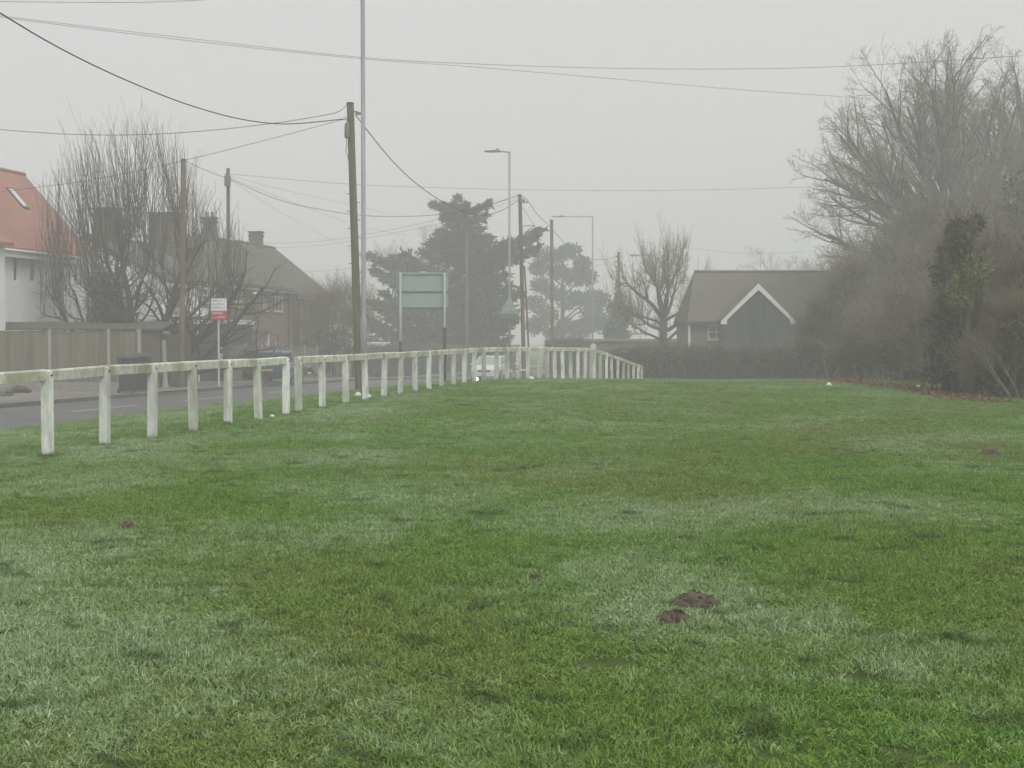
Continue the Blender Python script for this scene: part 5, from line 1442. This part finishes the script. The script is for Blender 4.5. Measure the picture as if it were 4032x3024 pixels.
def leafy(name, label, cat, blobs, leafn, size, mat, stem_mat, seed, twigs=0, twl=.5, aspect=.5, group=None, twmat=None, flat=0.0, core=True):
    """shrub or tree of leaf clumps; blobs: (centre, (rx,ry,rz))"""
    rng = np.random.default_rng(seed)
    c0 = np.mean([b[0] for b in blobs], axis=0)
    b0 = np.array([c0[0], c0[1], float(G(c0[0], c0[1]))])
    root = thing(name, label, cat, b0, group)
    vol = np.array([b[1][0] * b[1][1] + b[1][0] * b[1][2] for b in blobs]); vol = vol / vol.sum()
    mb, tb, sb = MB(), MB(), MB()
    for (c, r), v in zip(blobs, vol):
        c = np.asarray(c, float); r = np.asarray(r, float)
        n = max(int(leafn * v), 4)
        u = unit(rng.normal(size=(n, 3)))
        lump = np.array([1 + .28 * mnoise.noise(Vector((a * 2.3 + c[0] * 3, b * 2.3 + c[1], d * 2.3 + seed))) for a, b, d in u]) if n < 20000 else 1 + .0 * u[:, 0]
        rad = (rng.random(n) ** .33) * lump
        P = c + u * rad[:, None] * r
        ok = P[:, 2] > b0[2] + .02
        P, u = P[ok], u[ok]; n = len(P)
        D = u * .8 + rng.normal(size=(n, 3)) * .7; D[:, 2] *= (1 - flat)
        s = size * rng.uniform(.5, 1.4, n)
        mb.cards(P, s, s * aspect, D, rng)
        m_ = int(twigs * v)
        if m_:
            u = unit(rng.normal(size=(m_, 3))); u[:, 2] = np.abs(u[:, 2]) * 1.0 + .05 * u[:, 2]
            P = c + u * (rng.random(m_) ** .5)[:, None] * r * .9
            P[:, 2] = np.maximum(P[:, 2], b0[2])
            D = u + rng.normal(size=(m_, 3)) * .5 + np.array([0, 0, .6])
            pp, _ = grow(P, D, rng.uniform(.5, 1.3, m_) * twl, np.full(m_, .009), [dict(K=4, wob=.16, up=.06, kids=3, tmin=.2, ang=35, lr=.5, rr=.7, sides=3, taper=.6, rmin=.004), dict(K=3, wob=.15, up=.04, kids=0, sides=3, taper=.5, rmin=.0035)], rng)
            for q in pp:
                tb.tubes(*q, cap=False)
        # stems to the clump
        for k in range(2):
            a = b0 + np.array([rng.normal() * .15, rng.normal() * .15, -.05])
            pts = np.array([a, a * .6 + c * .4 + rng.normal(size=3) * .12, a * .25 + c * .75 + rng.normal(size=3) * .15, c])
            sb.tubes(pts, np.array([.07, .05, .035, .02]) * min(1.5, max(.5, r.max())), 6)
    obj(sb, 'stems', stem_mat, root)
    lv = obj(mb, 'foliage', mat, root)
    if twigs:
        obj(tb, 'twigs', twmat or stem_mat, root)
    return root

m_limb = M('grey_limb_bark', (.13, .118, .10), (.22, .20, .17), scale=5, rough=.95)
# --- thicket at the right edge of the field: individual shrubs along its face
def tb_(x, Y, z): 
    return np.array([(x - 2016) / F * Y, Y, z])
def shrub_blobs(xp, Y, ytop, w, seed, depth=1.6, n=8):
    r = np.random.default_rng(seed)
    top = px(xp, ytop, Y)[2]; g = gz((xp - 2016) / F * Y, Y)
    c = np.array([(xp - 2016) / F * Y, Y, g]); H = top - g
    out = []
    for k in range(n):
        t = (k + .5) / n
        rr = np.array([w * r.uniform(.30, .5), depth * r.uniform(.4, .6), H * r.uniform(.15, .24)])
        z = g + rr[2] * .7 + (H - rr[2] * 1.7) * t
        sp = w * (.62 - .42 * t)
        out.append((np.array([c[0] + r.uniform(-1, 1) * sp, c[1] + r.uniform(-.6, .6) * depth, z]), rr))
    out.append((np.array([c[0], c[1], g + H * .28]), np.array([w * .62, depth * .75, H * .3])))
    return out
shr = [
    # x, depth, top y, half width, leaves, leaf mat, twigs, label, name
    (4090, 37.0, 800, 1.4, 10000, m_brownleaf, 2200, 'tall brown hawthorn filling the end of the thicket nearest the open field', 'hawthorn_shrub', 41),
    (3950, 43.0, 860, 1.5, 10000, m_brownleaf, 2200, 'brown twiggy hawthorn beside the yellow green bush', 'hawthorn_shrub', 42),
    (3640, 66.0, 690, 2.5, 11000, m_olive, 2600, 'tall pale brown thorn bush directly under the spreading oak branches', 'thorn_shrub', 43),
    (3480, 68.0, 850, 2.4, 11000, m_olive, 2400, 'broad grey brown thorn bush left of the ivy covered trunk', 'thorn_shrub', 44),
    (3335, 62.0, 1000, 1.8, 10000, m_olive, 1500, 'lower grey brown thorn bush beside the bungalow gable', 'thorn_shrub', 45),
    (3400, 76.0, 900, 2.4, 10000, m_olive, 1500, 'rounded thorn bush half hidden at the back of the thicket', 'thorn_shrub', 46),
    (3850, 70.0, 600, 2.7, 11000, m_scrub, 2600, 'tall reddish brown thorn rising into the oak branches', 'thorn_shrub', 47),
    (4080, 62.0, 610, 2.2, 11000, m_ivy, 900, 'dark evergreen holly like mass under the upright oak', 'holly_tree', 48),
    (3690, 43.0, 1180, 1.3, 9000, m_brownleaf, 1200, 'low tangled bramble in front of the ivy covered trunk', 'bramble_bush', 49),
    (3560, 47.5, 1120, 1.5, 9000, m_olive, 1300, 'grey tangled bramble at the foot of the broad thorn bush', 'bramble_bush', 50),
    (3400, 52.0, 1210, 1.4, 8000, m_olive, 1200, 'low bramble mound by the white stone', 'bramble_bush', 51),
    (4015, 34.0, 1170, 1.2, 8000, m_brownleaf, 1300, 'dark low bramble spilling on to the grass at the open end of the thicket', 'bramble_bush', 52),
    (3860, 38.0, 1200, 1.2, 8000, m_brownleaf, 1300, 'low brown bramble below the yellow green bush', 'bramble_bush', 53),
    (3760, 52.0, 900, 2.0, 9000, m_brownleaf, 1800, 'brown thorn bush standing right behind the ivy covered trunk', 'thorn_shrub', 55),
    (3600, 56.0, 960, 1.9, 9000, m_olive, 1800, 'grey brown thorn bush between the ivy and the broad thorn bush', 'thorn_shrub', 56),
    (3255, 64.0, 1120, 1.8, 9000, m_olive, 1200, 'last grey thorn bush joining the thicket to the clipped hedge', 'thorn_shrub', 54),
]
for x, Y, yt, w, nl_, mt_, ntw, lab, nm_, sd in shr:
    sh_ = leafy(nm_, lab, 'shrub' if nm_ != 'holly_tree' else 'tree', shrub_blobs(x, Y, yt, w, sd), int(nl_ * 1.05), (.10 if mt_ is not m_ivy else .12) * (1.35 if Y > 55 else 1), mt_, m_scrub, sd, twigs=ntw, twl=.9 if Y > 55 else .65, aspect=.3 if mt_ is not m_ivy else .55, twmat=m_scrub_red if mt_ is m_brownleaf else m_scrub)
    r_ = np.random.default_rng(sd + 500)
    g_ = gz((x - 2016) / F * Y, Y); H_ = px(x, yt, Y)[2] - g_; k_ = 11
    c_ = np.array([(x - 2016) / F * Y, Y, g_ - .05])
    S_ = c_ + np.stack([r_.uniform(-1, 1, k_) * w * .45, -np.abs(r_.normal(size=k_)) * .5, np.zeros(k_)], -1)
    D_s = np.stack([np.clip(r_.normal(size=k_) * .25, -.3, .3), r_.normal(size=k_) * .2 - .12, np.ones(k_)], -1)
    pp_, _ = grow(S_, D_s, H_ * r_.uniform(.6, 1.0, k_), np.full(k_, .045), [dict(K=8, wob=.13, up=.0, kids=7, tmin=.2, ang=42, lr=.42, rr=.5, sides=5, taper=.75, rmin=.012), dict(K=5, wob=.16, up=.03, kids=6, tmin=.15, ang=42, lr=.5, rr=.55, sides=3, taper=.7, rmin=.007), dict(K=3, wob=.16, up=.05, kids=0, sides=3, taper=.6, rmin=.005)], r_)
    obj(to_mesh(pp_, [0, 1, 2]), 'branches', m_limb, sh_)
# ivy covered trunk and yellow green bush
def col_blobs(pts, Y, r):
    return [(px(x, y, Y + random.uniform(-.3, .3)), np.array([r * a, r * a, r * a * 1.2])) for x, y, a in pts]
leafy('ivy_covered_trunk', 'dead trunk smothered in dark green ivy in the middle of the thicket', 'tree',
      col_blobs([(3765, 905, .7), (3840, 885, .6), (3740, 1000, .9), (3790, 975, .8), (3800, 1060, .7), (3720, 1080, 1.05), (3740, 1180, .9), (3700, 1280, .95), (3740, 1290, .8), (3690, 1390, .9), (3740, 1420, .8), (3670, 1470, .7), (3760, 1350, .7)], 36.6, .33), 8000, .085, m_ivy, m_bark2, 61, aspect=.75, twigs=500, twl=.7, twmat=m_scrub)
leafy('privet_bush', 'bright yellow green bush catching the eye beside the ivy', 'shrub', col_blobs([(3800, 1090, 1.2), (3850, 1050, 1), (3770, 1150, 1), (3840, 1130, .9), (3880, 1020, .6), (3760, 1190, .6)], 36.0, .32), 2600, .07, m_ygreen, m_bark2, 62, aspect=.5, twigs=60, twl=.5)
# dead leaves along the thicket foot
rng = np.random.default_rng(66)
mb = MB(); n = 2600
yy = rng.uniform(31, 50, n); xx = 10.2 + rng.normal(size=n) * .28 + .25 * np.sin(yy * .7)
P = np.stack([xx, yy, [gz(a, b) + .03 + .05 * random.random() for a, b in zip(xx, yy)]], -1)
D = rng.normal(size=(n, 3)); D[:, 2] = np.abs(D[:, 2]) * .5
mb.cards(P, rng.uniform(.04, .12, n), .04, D, rng)
struct(obj(mb, 'leaf_litter', M('rusty_leaf_litter', (.12, .06, .035), (.22, .13, .08), scale=5, rough=.9)), 'stuff', 'rusty dead leaves and stalks along the foot of the thicket')
# bent pale stick
q = ray_ground(3876, 1590)
mb = MB(); a = px(3862, 1588, q[1]); b_ = px(3877, 1568, q[1]); c_ = px(3890, 1590, q[1])
mb.tubes(np.array([a - [0, 0, .05], (a + b_) / 2 + [0, 0, .02], b_, (b_ + c_) / 2 + [.02, 0, .02], c_ - [0, 0, .05]]), np.full(5, .014), 6)
tag(obj(mb, 'bent_stick', M('bleached_stick', (.36, .33, .29), (.42, .39, .34), scale=9), origin=q), 'bleached bent stick arching out of the thicket foot', 'stick')

# --- hedges
def hedge(name, label, path, h, w, leafn, size, mat, seed, twigs=900):
    rng = np.random.default_rng(seed)
    path = np.asarray(path, float)
    seg = np.linalg.norm(np.diff(path[:, :2], axis=0), axis=1); cum = np.concatenate([[0], np.cumsum(seg)])
    def at(t):
        i = np.clip(np.searchsorted(cum, t, side='right') - 1, 0, len(seg) - 1); f = (t - cum[i]) / seg[i]
        p = path[i] * (1 - f[:, None]) + path[i + 1] * f[:, None]
        u = unit(path[i + 1] - path[i]); return p, u
    root = thing(name, label, 'hedge', (path[0][0], path[0][1], float(G(path[0][0], path[0][1]))))
    n = leafn; t = rng.uniform(0, cum[-1], n); p, u = at(t)
    nr = np.stack([-u[:, 1], u[:, 0]], -1)
    a = rng.uniform(-1, 1, n); z = rng.random(n) ** .8
    lump = np.array([mnoise.noise(Vector((x * .9, q * 2.2, 5.0 + s_ * .5))) for x, q, s_ in zip(t, z, a)])
    edge = rng.random(n) < .75
    a = np.where(edge, np.sign(a) * (.8 + .2 * rng.random(n)), a)
    topm = rng.random(n) < .3
    z = np.where(topm, .9 + .1 * rng.random(n), z)
    off = a * (w / 2) * (1 + .25 * lump)
    g = G(p[:, 0], p[:, 1])
    hh = path[:, 2]
    hl_ = np.interp(t, cum, hh) - g
    P = np.stack([p[:, 0] + nr[:, 0] * off, p[:, 1] + nr[:, 1] * off, g + hl_ * z * (1 + .07 * lump)], -1)
    mb = MB(); s = size * rng.uniform(.5, 1.4, n)
    mb.cards(P, s, s * .5, None, rng); obj(mb, 'foliage', mat, root)
    # woody core
    tt = np.linspace(.05, cum[-1] - .05, 40); p, u = at(tt); nr = np.stack([-u[:, 1], u[:, 0]], -1); g = G(p[:, 0], p[:, 1]); hc = (np.interp(tt, cum, hh) - g) * .88
    cb = MB(); ring = []
    for i in range(40):
        j = w * .34 * (1 + .2 * rng.normal() * .5)
        for sx, zz in ((-1, 0), (-1, .8), (-.6, 1), (.6, 1), (1, .8), (1, 0)):
            ring.append([p[i, 0] + nr[i, 0] * sx * j, p[i, 1] + nr[i, 1] * sx * j, g[i] - .1 + (hc[i] + .1) * zz * (1 + .05 * rng.normal())])
    cb.add(ring, [[i * 6 + j, (i + 1) * 6 + j, (i + 1) * 6 + (j + 1) % 6, i * 6 + (j + 1) % 6] for i in range(39) for j in range(6)])
    cb.f.append(np.array([[0, 1, 2, 3, 4, 5]])); cb.f.append(np.array([[39 * 6 + j for j in range(6)][::-1]]))
    obj(cb, 'woody_core', m_bark2, root)
    t = rng.uniform(0, cum[-1], twigs); p, u = at(t); nr = np.stack([-u[:, 1], u[:, 0]], -1); a = rng.uniform(-.45, .45, twigs) * w
    g = G(p[:, 0], p[:, 1]); hl_ = np.interp(t, cum, hh) - g
    P = np.stack([p[:, 0] + nr[:, 0] * a, p[:, 1] + nr[:, 1] * a, g + hl_ * rng.uniform(.75, .98, twigs)], -1)
    pp, _ = grow(P, np.stack([rng.normal(size=twigs) * .4, rng.normal(size=twigs) * .4, np.ones(twigs)], -1), rng.uniform(.1, .4, twigs), np.full(twigs, .007), [dict(K=3, wob=.15, up=.1, kids=2, tmin=.2, ang=30, lr=.6, rr=.8, sides=3, rmin=.004), dict(K=3, wob=.1, up=.1, kids=0, sides=3, rmin=.004)], rng)
    tb = MB()
    for q in pp: tb.tubes(*q, cap=False)
    obj(tb, 'twigs', m_scrub, root)
    return root
hp = []
for x, y, Y in ((2395, 1390, 78), (2470, 1370, 77), (2560, 1363, 76), (2760, 1366, 73), (2960, 1368, 70), (3160, 1372, 66), (3300, 1376, 62)):
    hp.append(px(x, y, Y))
hedge('clipped_hedge', 'long dark clipped hedge in front of the bungalow', hp, 0, 1.3, 26000, .085, m_hedge, 71, 1500)
hedge('low_hedge', 'small square cut green hedge behind the long white fence section', [px(2146, 1342, 106), px(2220, 1336, 106), px(2292, 1336, 106)], 0, 1.2, 5000, .12, m_hedge, 72, 200)
hedge('roadside_hedge', 'dark roadside hedge below the big conifer, hiding most of the van', [RF(88.5, -25.3, .85), RF(96, -24.8, .85), RF(108, -24.3, .8), RF(120, -24, .75), RF(134, -23.5, .6)], 0, 1.4, 14000, .13, m_hedge, 73, 500)

# --- big conifer
def needle_tree(name, label, trunk_px, Y, tips, mat, seed, nper, clump, size, up=.25, depth=4.5, fill=0, aspect=.32):
    rng = np.random.default_rng(seed)
    base = px(trunk_px[0][0], 1400, Y); base[2] = float(G(base[0], base[1]))
    root = thing(name, label, 'tree', base)
    tp = [base] + [px(x, y, Y) for x, y in trunk_px]
    mb = MB(); mb.tubes(np.array(tp), np.linspace(.42, .05, len(tp)), 9); obj(mb, 'trunk', m_bark2, root, smooth_=True)
    tp = np.array(tp)
    zz = tp[:, 2]
    bb, fb = MB(), MB()
    allt = []
    for x, y, dd in tips:
        allt.append(px(x, y, Y) + np.array([0, dd, 0]))
    for _ in range(fill):
        i = rng.integers(0, len(tips)); j = rng.integers(0, len(tips)); f = rng.uniform(.2, .95)
        t = np.array(allt[i]); ax = np.array([np.interp(t[2], zz, tp[:, 0]), Y, t[2]])
        an = rng.uniform(0, 6.28); rad = abs(t[0] - ax[0]) * rng.uniform(.4, .95)
        allt.append(np.array([ax[0] + math.cos(an) * rad, Y + math.sin(an) * min(rad, depth), t[2] + rng.normal() * .3]))
    for t in allt:
        dx = math.hypot(t[0] - np.interp(t[2], zz, tp[:, 0]), t[1] - Y)
        zs = max(t[2] - dx * up - .1, base[2] + .5)
        a = np.array([np.interp(zs, zz, tp[:, 0]), np.interp(zs, zz, tp[:, 1]), zs])
        f = np.linspace(0, 1, 7)[:, None]
        pts = a + (t - a) * f; pts[:, 2] -= np.sin(f[:, 0] * math.pi) * dx * .10
        bb.tubes(pts, np.linspace(.07, .015, 7), 5)
        n = int(nper * (.4 + dx / 4))
        u = rng.random(n) ** .6
        P = a + (t - a) * u[:, None]; P[:, 2] -= np.sin(u * math.pi) * dx * .10
        spread = clump * (1.15 - .75 * u) * np.clip((zz[-1] - P[:, 2]) / 3.2, .2, 1)
        P = P + rng.normal(size=(n, 3)) * spread[:, None] * np.array([.55, .55, .28])
        D = unit(t - a) * 1.0 + rng.normal(size=(n, 3)) * .55; D[:, 2] += .15
        s = size * rng.uniform(.5, 1.4, n)
        fb.cards(P, s, s * aspect, D, rng, droop=.1)
    obj(bb, 'branches', m_bark2, root); obj(fb, 'foliage', mat, root)
    return root
ct = [(1800, 775), (1778, 815), (1835, 812), (1745, 850), (1860, 855), (1922, 800), (1905, 838), (1730, 905), (1880, 905), (1700, 950), (1900, 960), (1660, 985), (1925, 935), (1595, 1010), (1540, 1018), (1448, 1000), (1475, 1060), (1520, 1090),
      (2125, 912), (2080, 925), (2040, 945), (1990, 960), (2000, 1010), (1960, 1030), (1985, 1080), (2005, 1130), (1970, 1180), (2010, 1220), (2000, 1280), (1990, 1335), (1560, 1120), (1500, 1150), (1470, 1190), (1540, 1200), (1450, 1260), (1500, 1300), (1560, 1320), (1640, 1050), (1700, 1060), (1640, 1150), (1660, 1250), (1700, 1340), (1950, 1120), (1940, 1330), (1880, 1340), (2110, 975), (1760, 1000), (1860, 1020), (1530, 1250), (1600, 1230), (1580, 1290), (2030, 1250), (2040, 1160), (1930, 1250), (1900, 1180), (1620, 1340), (1480, 1340), (1820, 1240), (1740, 1200), (1785, 885), (1825, 895), (1765, 925), (1855, 930), (1800, 850)]
rng = np.random.default_rng(81)
needle_tree('conifer_tree', 'big dark spreading conifer with ragged upswept branches behind the road sign', [(1800, 1300), (1805, 1100), (1808, 950), (1800, 850), (1799, 772)], 120, [(x, y, rng.normal() * 1.6) for x, y in ct], m_conif, 81, 330, .85, .55, fill=56)
# --- rounded pine further off
pt = [(2190, 1010), (2240, 1000), (2150, 1020), (2290, 1050), (2310, 1100), (2120, 1060), (2340, 1180), (2350, 1190), (2200, 1080), (2260, 1100), (2130, 1130), (2280, 1180), (2330, 1240), (2110, 1200), (2180, 1160), (2240, 1190), (2300, 1290), (2330, 1280), (2150, 1250), (2230, 1290), (2270, 1320), (2110, 1290), (2370, 1275), (2180, 1320)]
def clump_tree(name, label, xb, Y, tips, rad, mat, seed, leafn, size):
    rng = np.random.default_rng(seed)
    base = px(xb, 1400, Y); base[2] = float(G(base[0], base[1]))
    root = thing(name, label, 'tree', base)
    tipw = [px(x, y, Y) + np.array([0, rng.normal() * 1.5, 0]) for x, y in tips]
    top = max(t[2] for t in tipw)
    tp = np.array([base + np.array([0, 0, 1]) * z for z in np.linspace(-.3, top - base[2] - 1, 7)])
    mb = MB(); mb.tubes(tp, np.linspace(.38, .1, 7), 9); obj(mb, 'trunk', m_bark2, root, smooth_=True)
    bb, fb = MB(), MB()
    for t in tipw:
        dx = abs(t[0] - base[0]); zs = max(base[2] + 1.2, t[2] - .5 * dx - .6)
        a = np.array([base[0], base[1], min(zs, tp[-1][2])]); f = np.linspace(0, 1, 6)[:, None]
        pts = a + (t - a) * f; pts[:, 2] += np.sin(f[:, 0] * math.pi) * .25
        bb.tubes(pts, np.linspace(.11, .03, 6), 5)
        n = leafn // len(tipw); u = unit(rng.normal(size=(n, 3)))
        r = rad * rng.uniform(.7, 1.25)
        P = t + u * (rng.random(n) ** .4)[:, None] * np.array([r, r, r * .72]); P[:, 2] += .1
        s = size * rng.uniform(.5, 1.4, n); D = rng.normal(size=(n, 3)); D[:, 2] += .6
        fb.cards(P, s, s * .4, D, rng)
    obj(bb, 'branches', m_bark2, root); obj(fb, 'foliage', mat, root)
    return root
clump_tree('pine_tree', 'hazy round headed pine with gaps between its foliage clumps', 2215, 165, pt, 1.35, m_pine, 85, 15000, .42)
# ivy clad pole foot
leafy('ivy_column', 'cone of dark ivy swallowing the foot of the short pole', 'ivy', [(px(x, y, 127.4), np.array([r, r * .8, h])) for x, y, r, h in
      ((2436, 1140, .25, .9), (2440, 1180, .5, .8), (2425, 1215, .75, .7), (2440, 1250, .85, .8), (2430, 1290, 1.0, .8), (2432, 1325, 1.15, .7), (2395, 1310, .5, .5), (2470, 1230, .5, .6))], 5200, .2, m_ivy, m_bark2, 91, aspect=.6)
# evergreen bush at the foot of the multi stemmed tree
leafy('evergreen_bush', 'dense dark evergreen bush at the foot of the multi stemmed tree', 'shrub', [(px(x, y, 61.6), np.array([r, r * .8, r * 1.15])) for x, y, r in
      ((400, 1130, .5), (440, 1120, .45), (380, 1200, .5), (440, 1200, .6), (470, 1240, .45), (400, 1270, .6), (460, 1290, .5), (420, 1340, .6), (520, 1250, .3))], 7000, .12, m_hedge, m_bark2, 92, aspect=.5, twigs=150, twl=.5)
# reddish shrubs and dark bush beyond the brick houses
leafy('red_twigged_shrub', 'reddish brown leafless shrub hiding the corner of the end brick house', 'shrub', [(px(x, y, 93), np.array([r, r * .8, r])) for x, y, r in
      ((1230, 1240, 1.0), (1300, 1210, 1.1), (1370, 1200, 1.1), (1410, 1260, 1.0), (1330, 1290, 1.3), (1250, 1310, 1.1), (1400, 1330, 1.2))], 6000, .16, m_scrub_red, m_scrub, 93, aspect=.22, twigs=1500, twl=1.3, twmat=m_scrub_red)
leafy('dark_front_bush', 'dark rounded bush below the reddish shrub', 'shrub', [(px(x, y, 88), np.array([r, r * .8, r * .9])) for x, y, r in
      ((1240, 1350, .8), (1290, 1340, .9), (1340, 1350, .9), (1270, 1390, .9), (1340, 1390, .9), (1200, 1390, .5))], 5000, .14, m_hedge, m_bark2, 94, aspect=.5, twigs=200, twl=.4)
# hazy trees in the distance
lv_far = [dict(K=7, wob=.12, up=.06, kids=7, tmin=.25, ang=40, lr=.5, rr=.55, sides=4, taper=.8), dict(K=5, wob=.15, up=.03, kids=7, tmin=.2, ang=40, lr=.55, rr=.55, sides=3, taper=.7, rmin=.015), dict(K=4, wob=.16, up=-.03, kids=6, tmin=.1, ang=40, lr=.6, rr=.6, sides=3, rmin=.012), dict(K=3, wob=.15, up=-.06, kids=0, sides=3, rmin=.01)]
def far_tree(label, x, ytop, Y, spread, seed):
    b = px(x, 1400, Y); top = px(x, ytop, Y)[2]; H = top - float(G(b[0], b[1]))
    rng = np.random.default_rng(seed)
    limbs = [(rng.uniform(.55, 1), (rng.normal() * spread, rng.normal() * spread, 1), H * rng.uniform(.38, .52), .09) for _ in range(8)]
    bare_tree('distant_tree', label, b, H * .52, .2, limbs, lv_far, seed, (m_bark2, m_twig))
far_tree('faint weeping birch showing above the left shoulder of the conifer', 1620, 890, 190, .45, 101)
far_tree('faint bare tree beyond the bungalow ridge near the thicket', 3090, 985, 180, .8, 102)
far_tree('very faint bare tree just left of the conifer low down', 1490, 1090, 210, .6, 103)
far_tree('faint bare tree behind the swan neck lamp', 2700, 1060, 210, .7, 104)
far_tree('faint bare tree between the thicket and the bungalow roof', 3210, 960, 175, .8, 105)

# ------------------------------------------------------------------ small things by the fence and thicket
m_chalk = M('chalk_white', (.68, .68, .64), (.76, .76, .72), scale=12, rough=.8, bump=.3)
def stone(label, x, y, r, Y=None, squash=.8):
    q = ray_ground(x, y) if Y is None else px(x, y, Y)
    if Y is not None:
        q[2] = gz(q[0], q[1])
    rng = np.random.default_rng(int(x))
    mb = MB(); nr, na = 5, 9; V = []
    for i in range(nr):
        ph = (i + .5) / nr * math.pi
        for j in range(na):
            a = 2 * math.pi * j / na; k = r * (1 + .18 * rng.normal() * .6)
            V.append(q + np.array([k * math.sin(ph) * math.cos(a), k * math.sin(ph) * math.sin(a), r * squash * .7 + k * squash * math.cos(ph)]))
    mb.add(V, [[i * na + j, (i + 1) * na + j, (i + 1) * na + (j + 1) % na, i * na + (j + 1) % na] for i in range(nr - 1) for j in range(na)])
    mb.f.append(np.array([list(range(na))])); mb.f.append(np.array([[(nr - 1) * na + j for j in range(na)][::-1]]))
    tag(obj(mb, 'painted_stone', m_chalk, origin=q, smooth_=True), label, 'stone')
stone('white painted stone by the foot of the clipped hedge', 3265, 1523, .085)
stone('white painted stone half hidden under the thicket near the ivy', 3616, 1532, .075)
stone('rounded white stone in the grass just left of the lamp column foot', 1410, 1512, .085, 34.5)
stone('smaller white stone tight against a fence post by the lamp column', 1451, 1516, .07, 33.5)
stone('tiny white stone in the grass before the fence gap', 1072, 1645, .045)
stone('white stone at the foot of a post beyond the silver car', 2092, 1487, .1, 49.5)
# torn white plastic caught on a post
q = px(2036, 1455, d0 + 2.9)
mb = MB(); rng = np.random.default_rng(3)
for k in range(9):
    c = q + np.array([rng.normal() * .06, rng.normal() * .03 - .09, rng.normal() * .07]); e = rng.normal(size=(3, 3)) * np.array([.10, .04, .10])
    mb.tri(c, c + e[0], c + e[1]); mb.tri(c, c + e[1], c + e[2])
tag(obj(mb, 'plastic_bag', m_chalk, origin=q), 'torn white plastic bag snagged on a white fence post', 'bag')
# small lit marker lamp on a brick stub
q = px(1880, 1500, 45.0); q[2] = gz(q[0], q[1])
mk = thing('marker_lamp', 'small glowing lamp on a low brick stub beside the white fence', 'lamp', q)
mb = MB(); mb.box(q + [.05, .05, .06], (.13, .11, .22)); obj(mb, 'brick_stub', M('red_brick_stub', (.20, .09, .06), (.26, .13, .09), scale=9), mk)
mb = MB(); mb.tubes(np.array([q + [-.02, -.02, .09], q + [-.02, -.06, .09]]), np.full(2, .065), 12); obj(mb, 'housing', m_dark, mk)
me_ = bpy.data.materials.new('lamp_glow'); me_.use_nodes = True; bb_ = me_.node_tree.nodes['Principled BSDF']; bb_.inputs['Base Color'].default_value = (.9, .85, .6, 1); bb_.inputs['Emission Color'].default_value = (1, .93, .7, 1); bb_.inputs['Emission Strength'].default_value = 2.5
mb = MB(); mb.tubes(np.array([q + [-.02, -.062, .09], q + [-.02, -.07, .09]]), np.array([.058, .045]), 12); obj(mb, 'lens', me_, mk)

# ------------------------------------------------------------------ haze
hb = MB(); hb.box((0, 0, 10.5), (1960, 1960, 29.0))
hm = bpy.data.materials.new('fog'); hm.use_nodes = True
n_ = hm.node_tree.nodes; n_.remove(n_['Principled BSDF'])
pv = n_.new('ShaderNodeVolumePrincipled'); pv.inputs['Color'].default_value = (.985, .99, .995, 1); pv.inputs['Density'].default_value = FOG; pv.inputs['Anisotropy'].default_value = .0
hm.node_tree.links.new(pv.outputs[0], n_['Material Output'].inputs['Volume'])
hz_ = obj(hb, 'haze', hm); hz_['kind'] = 'stuff'; hz_['label'] = 'pale winter fog lying over the whole scene'
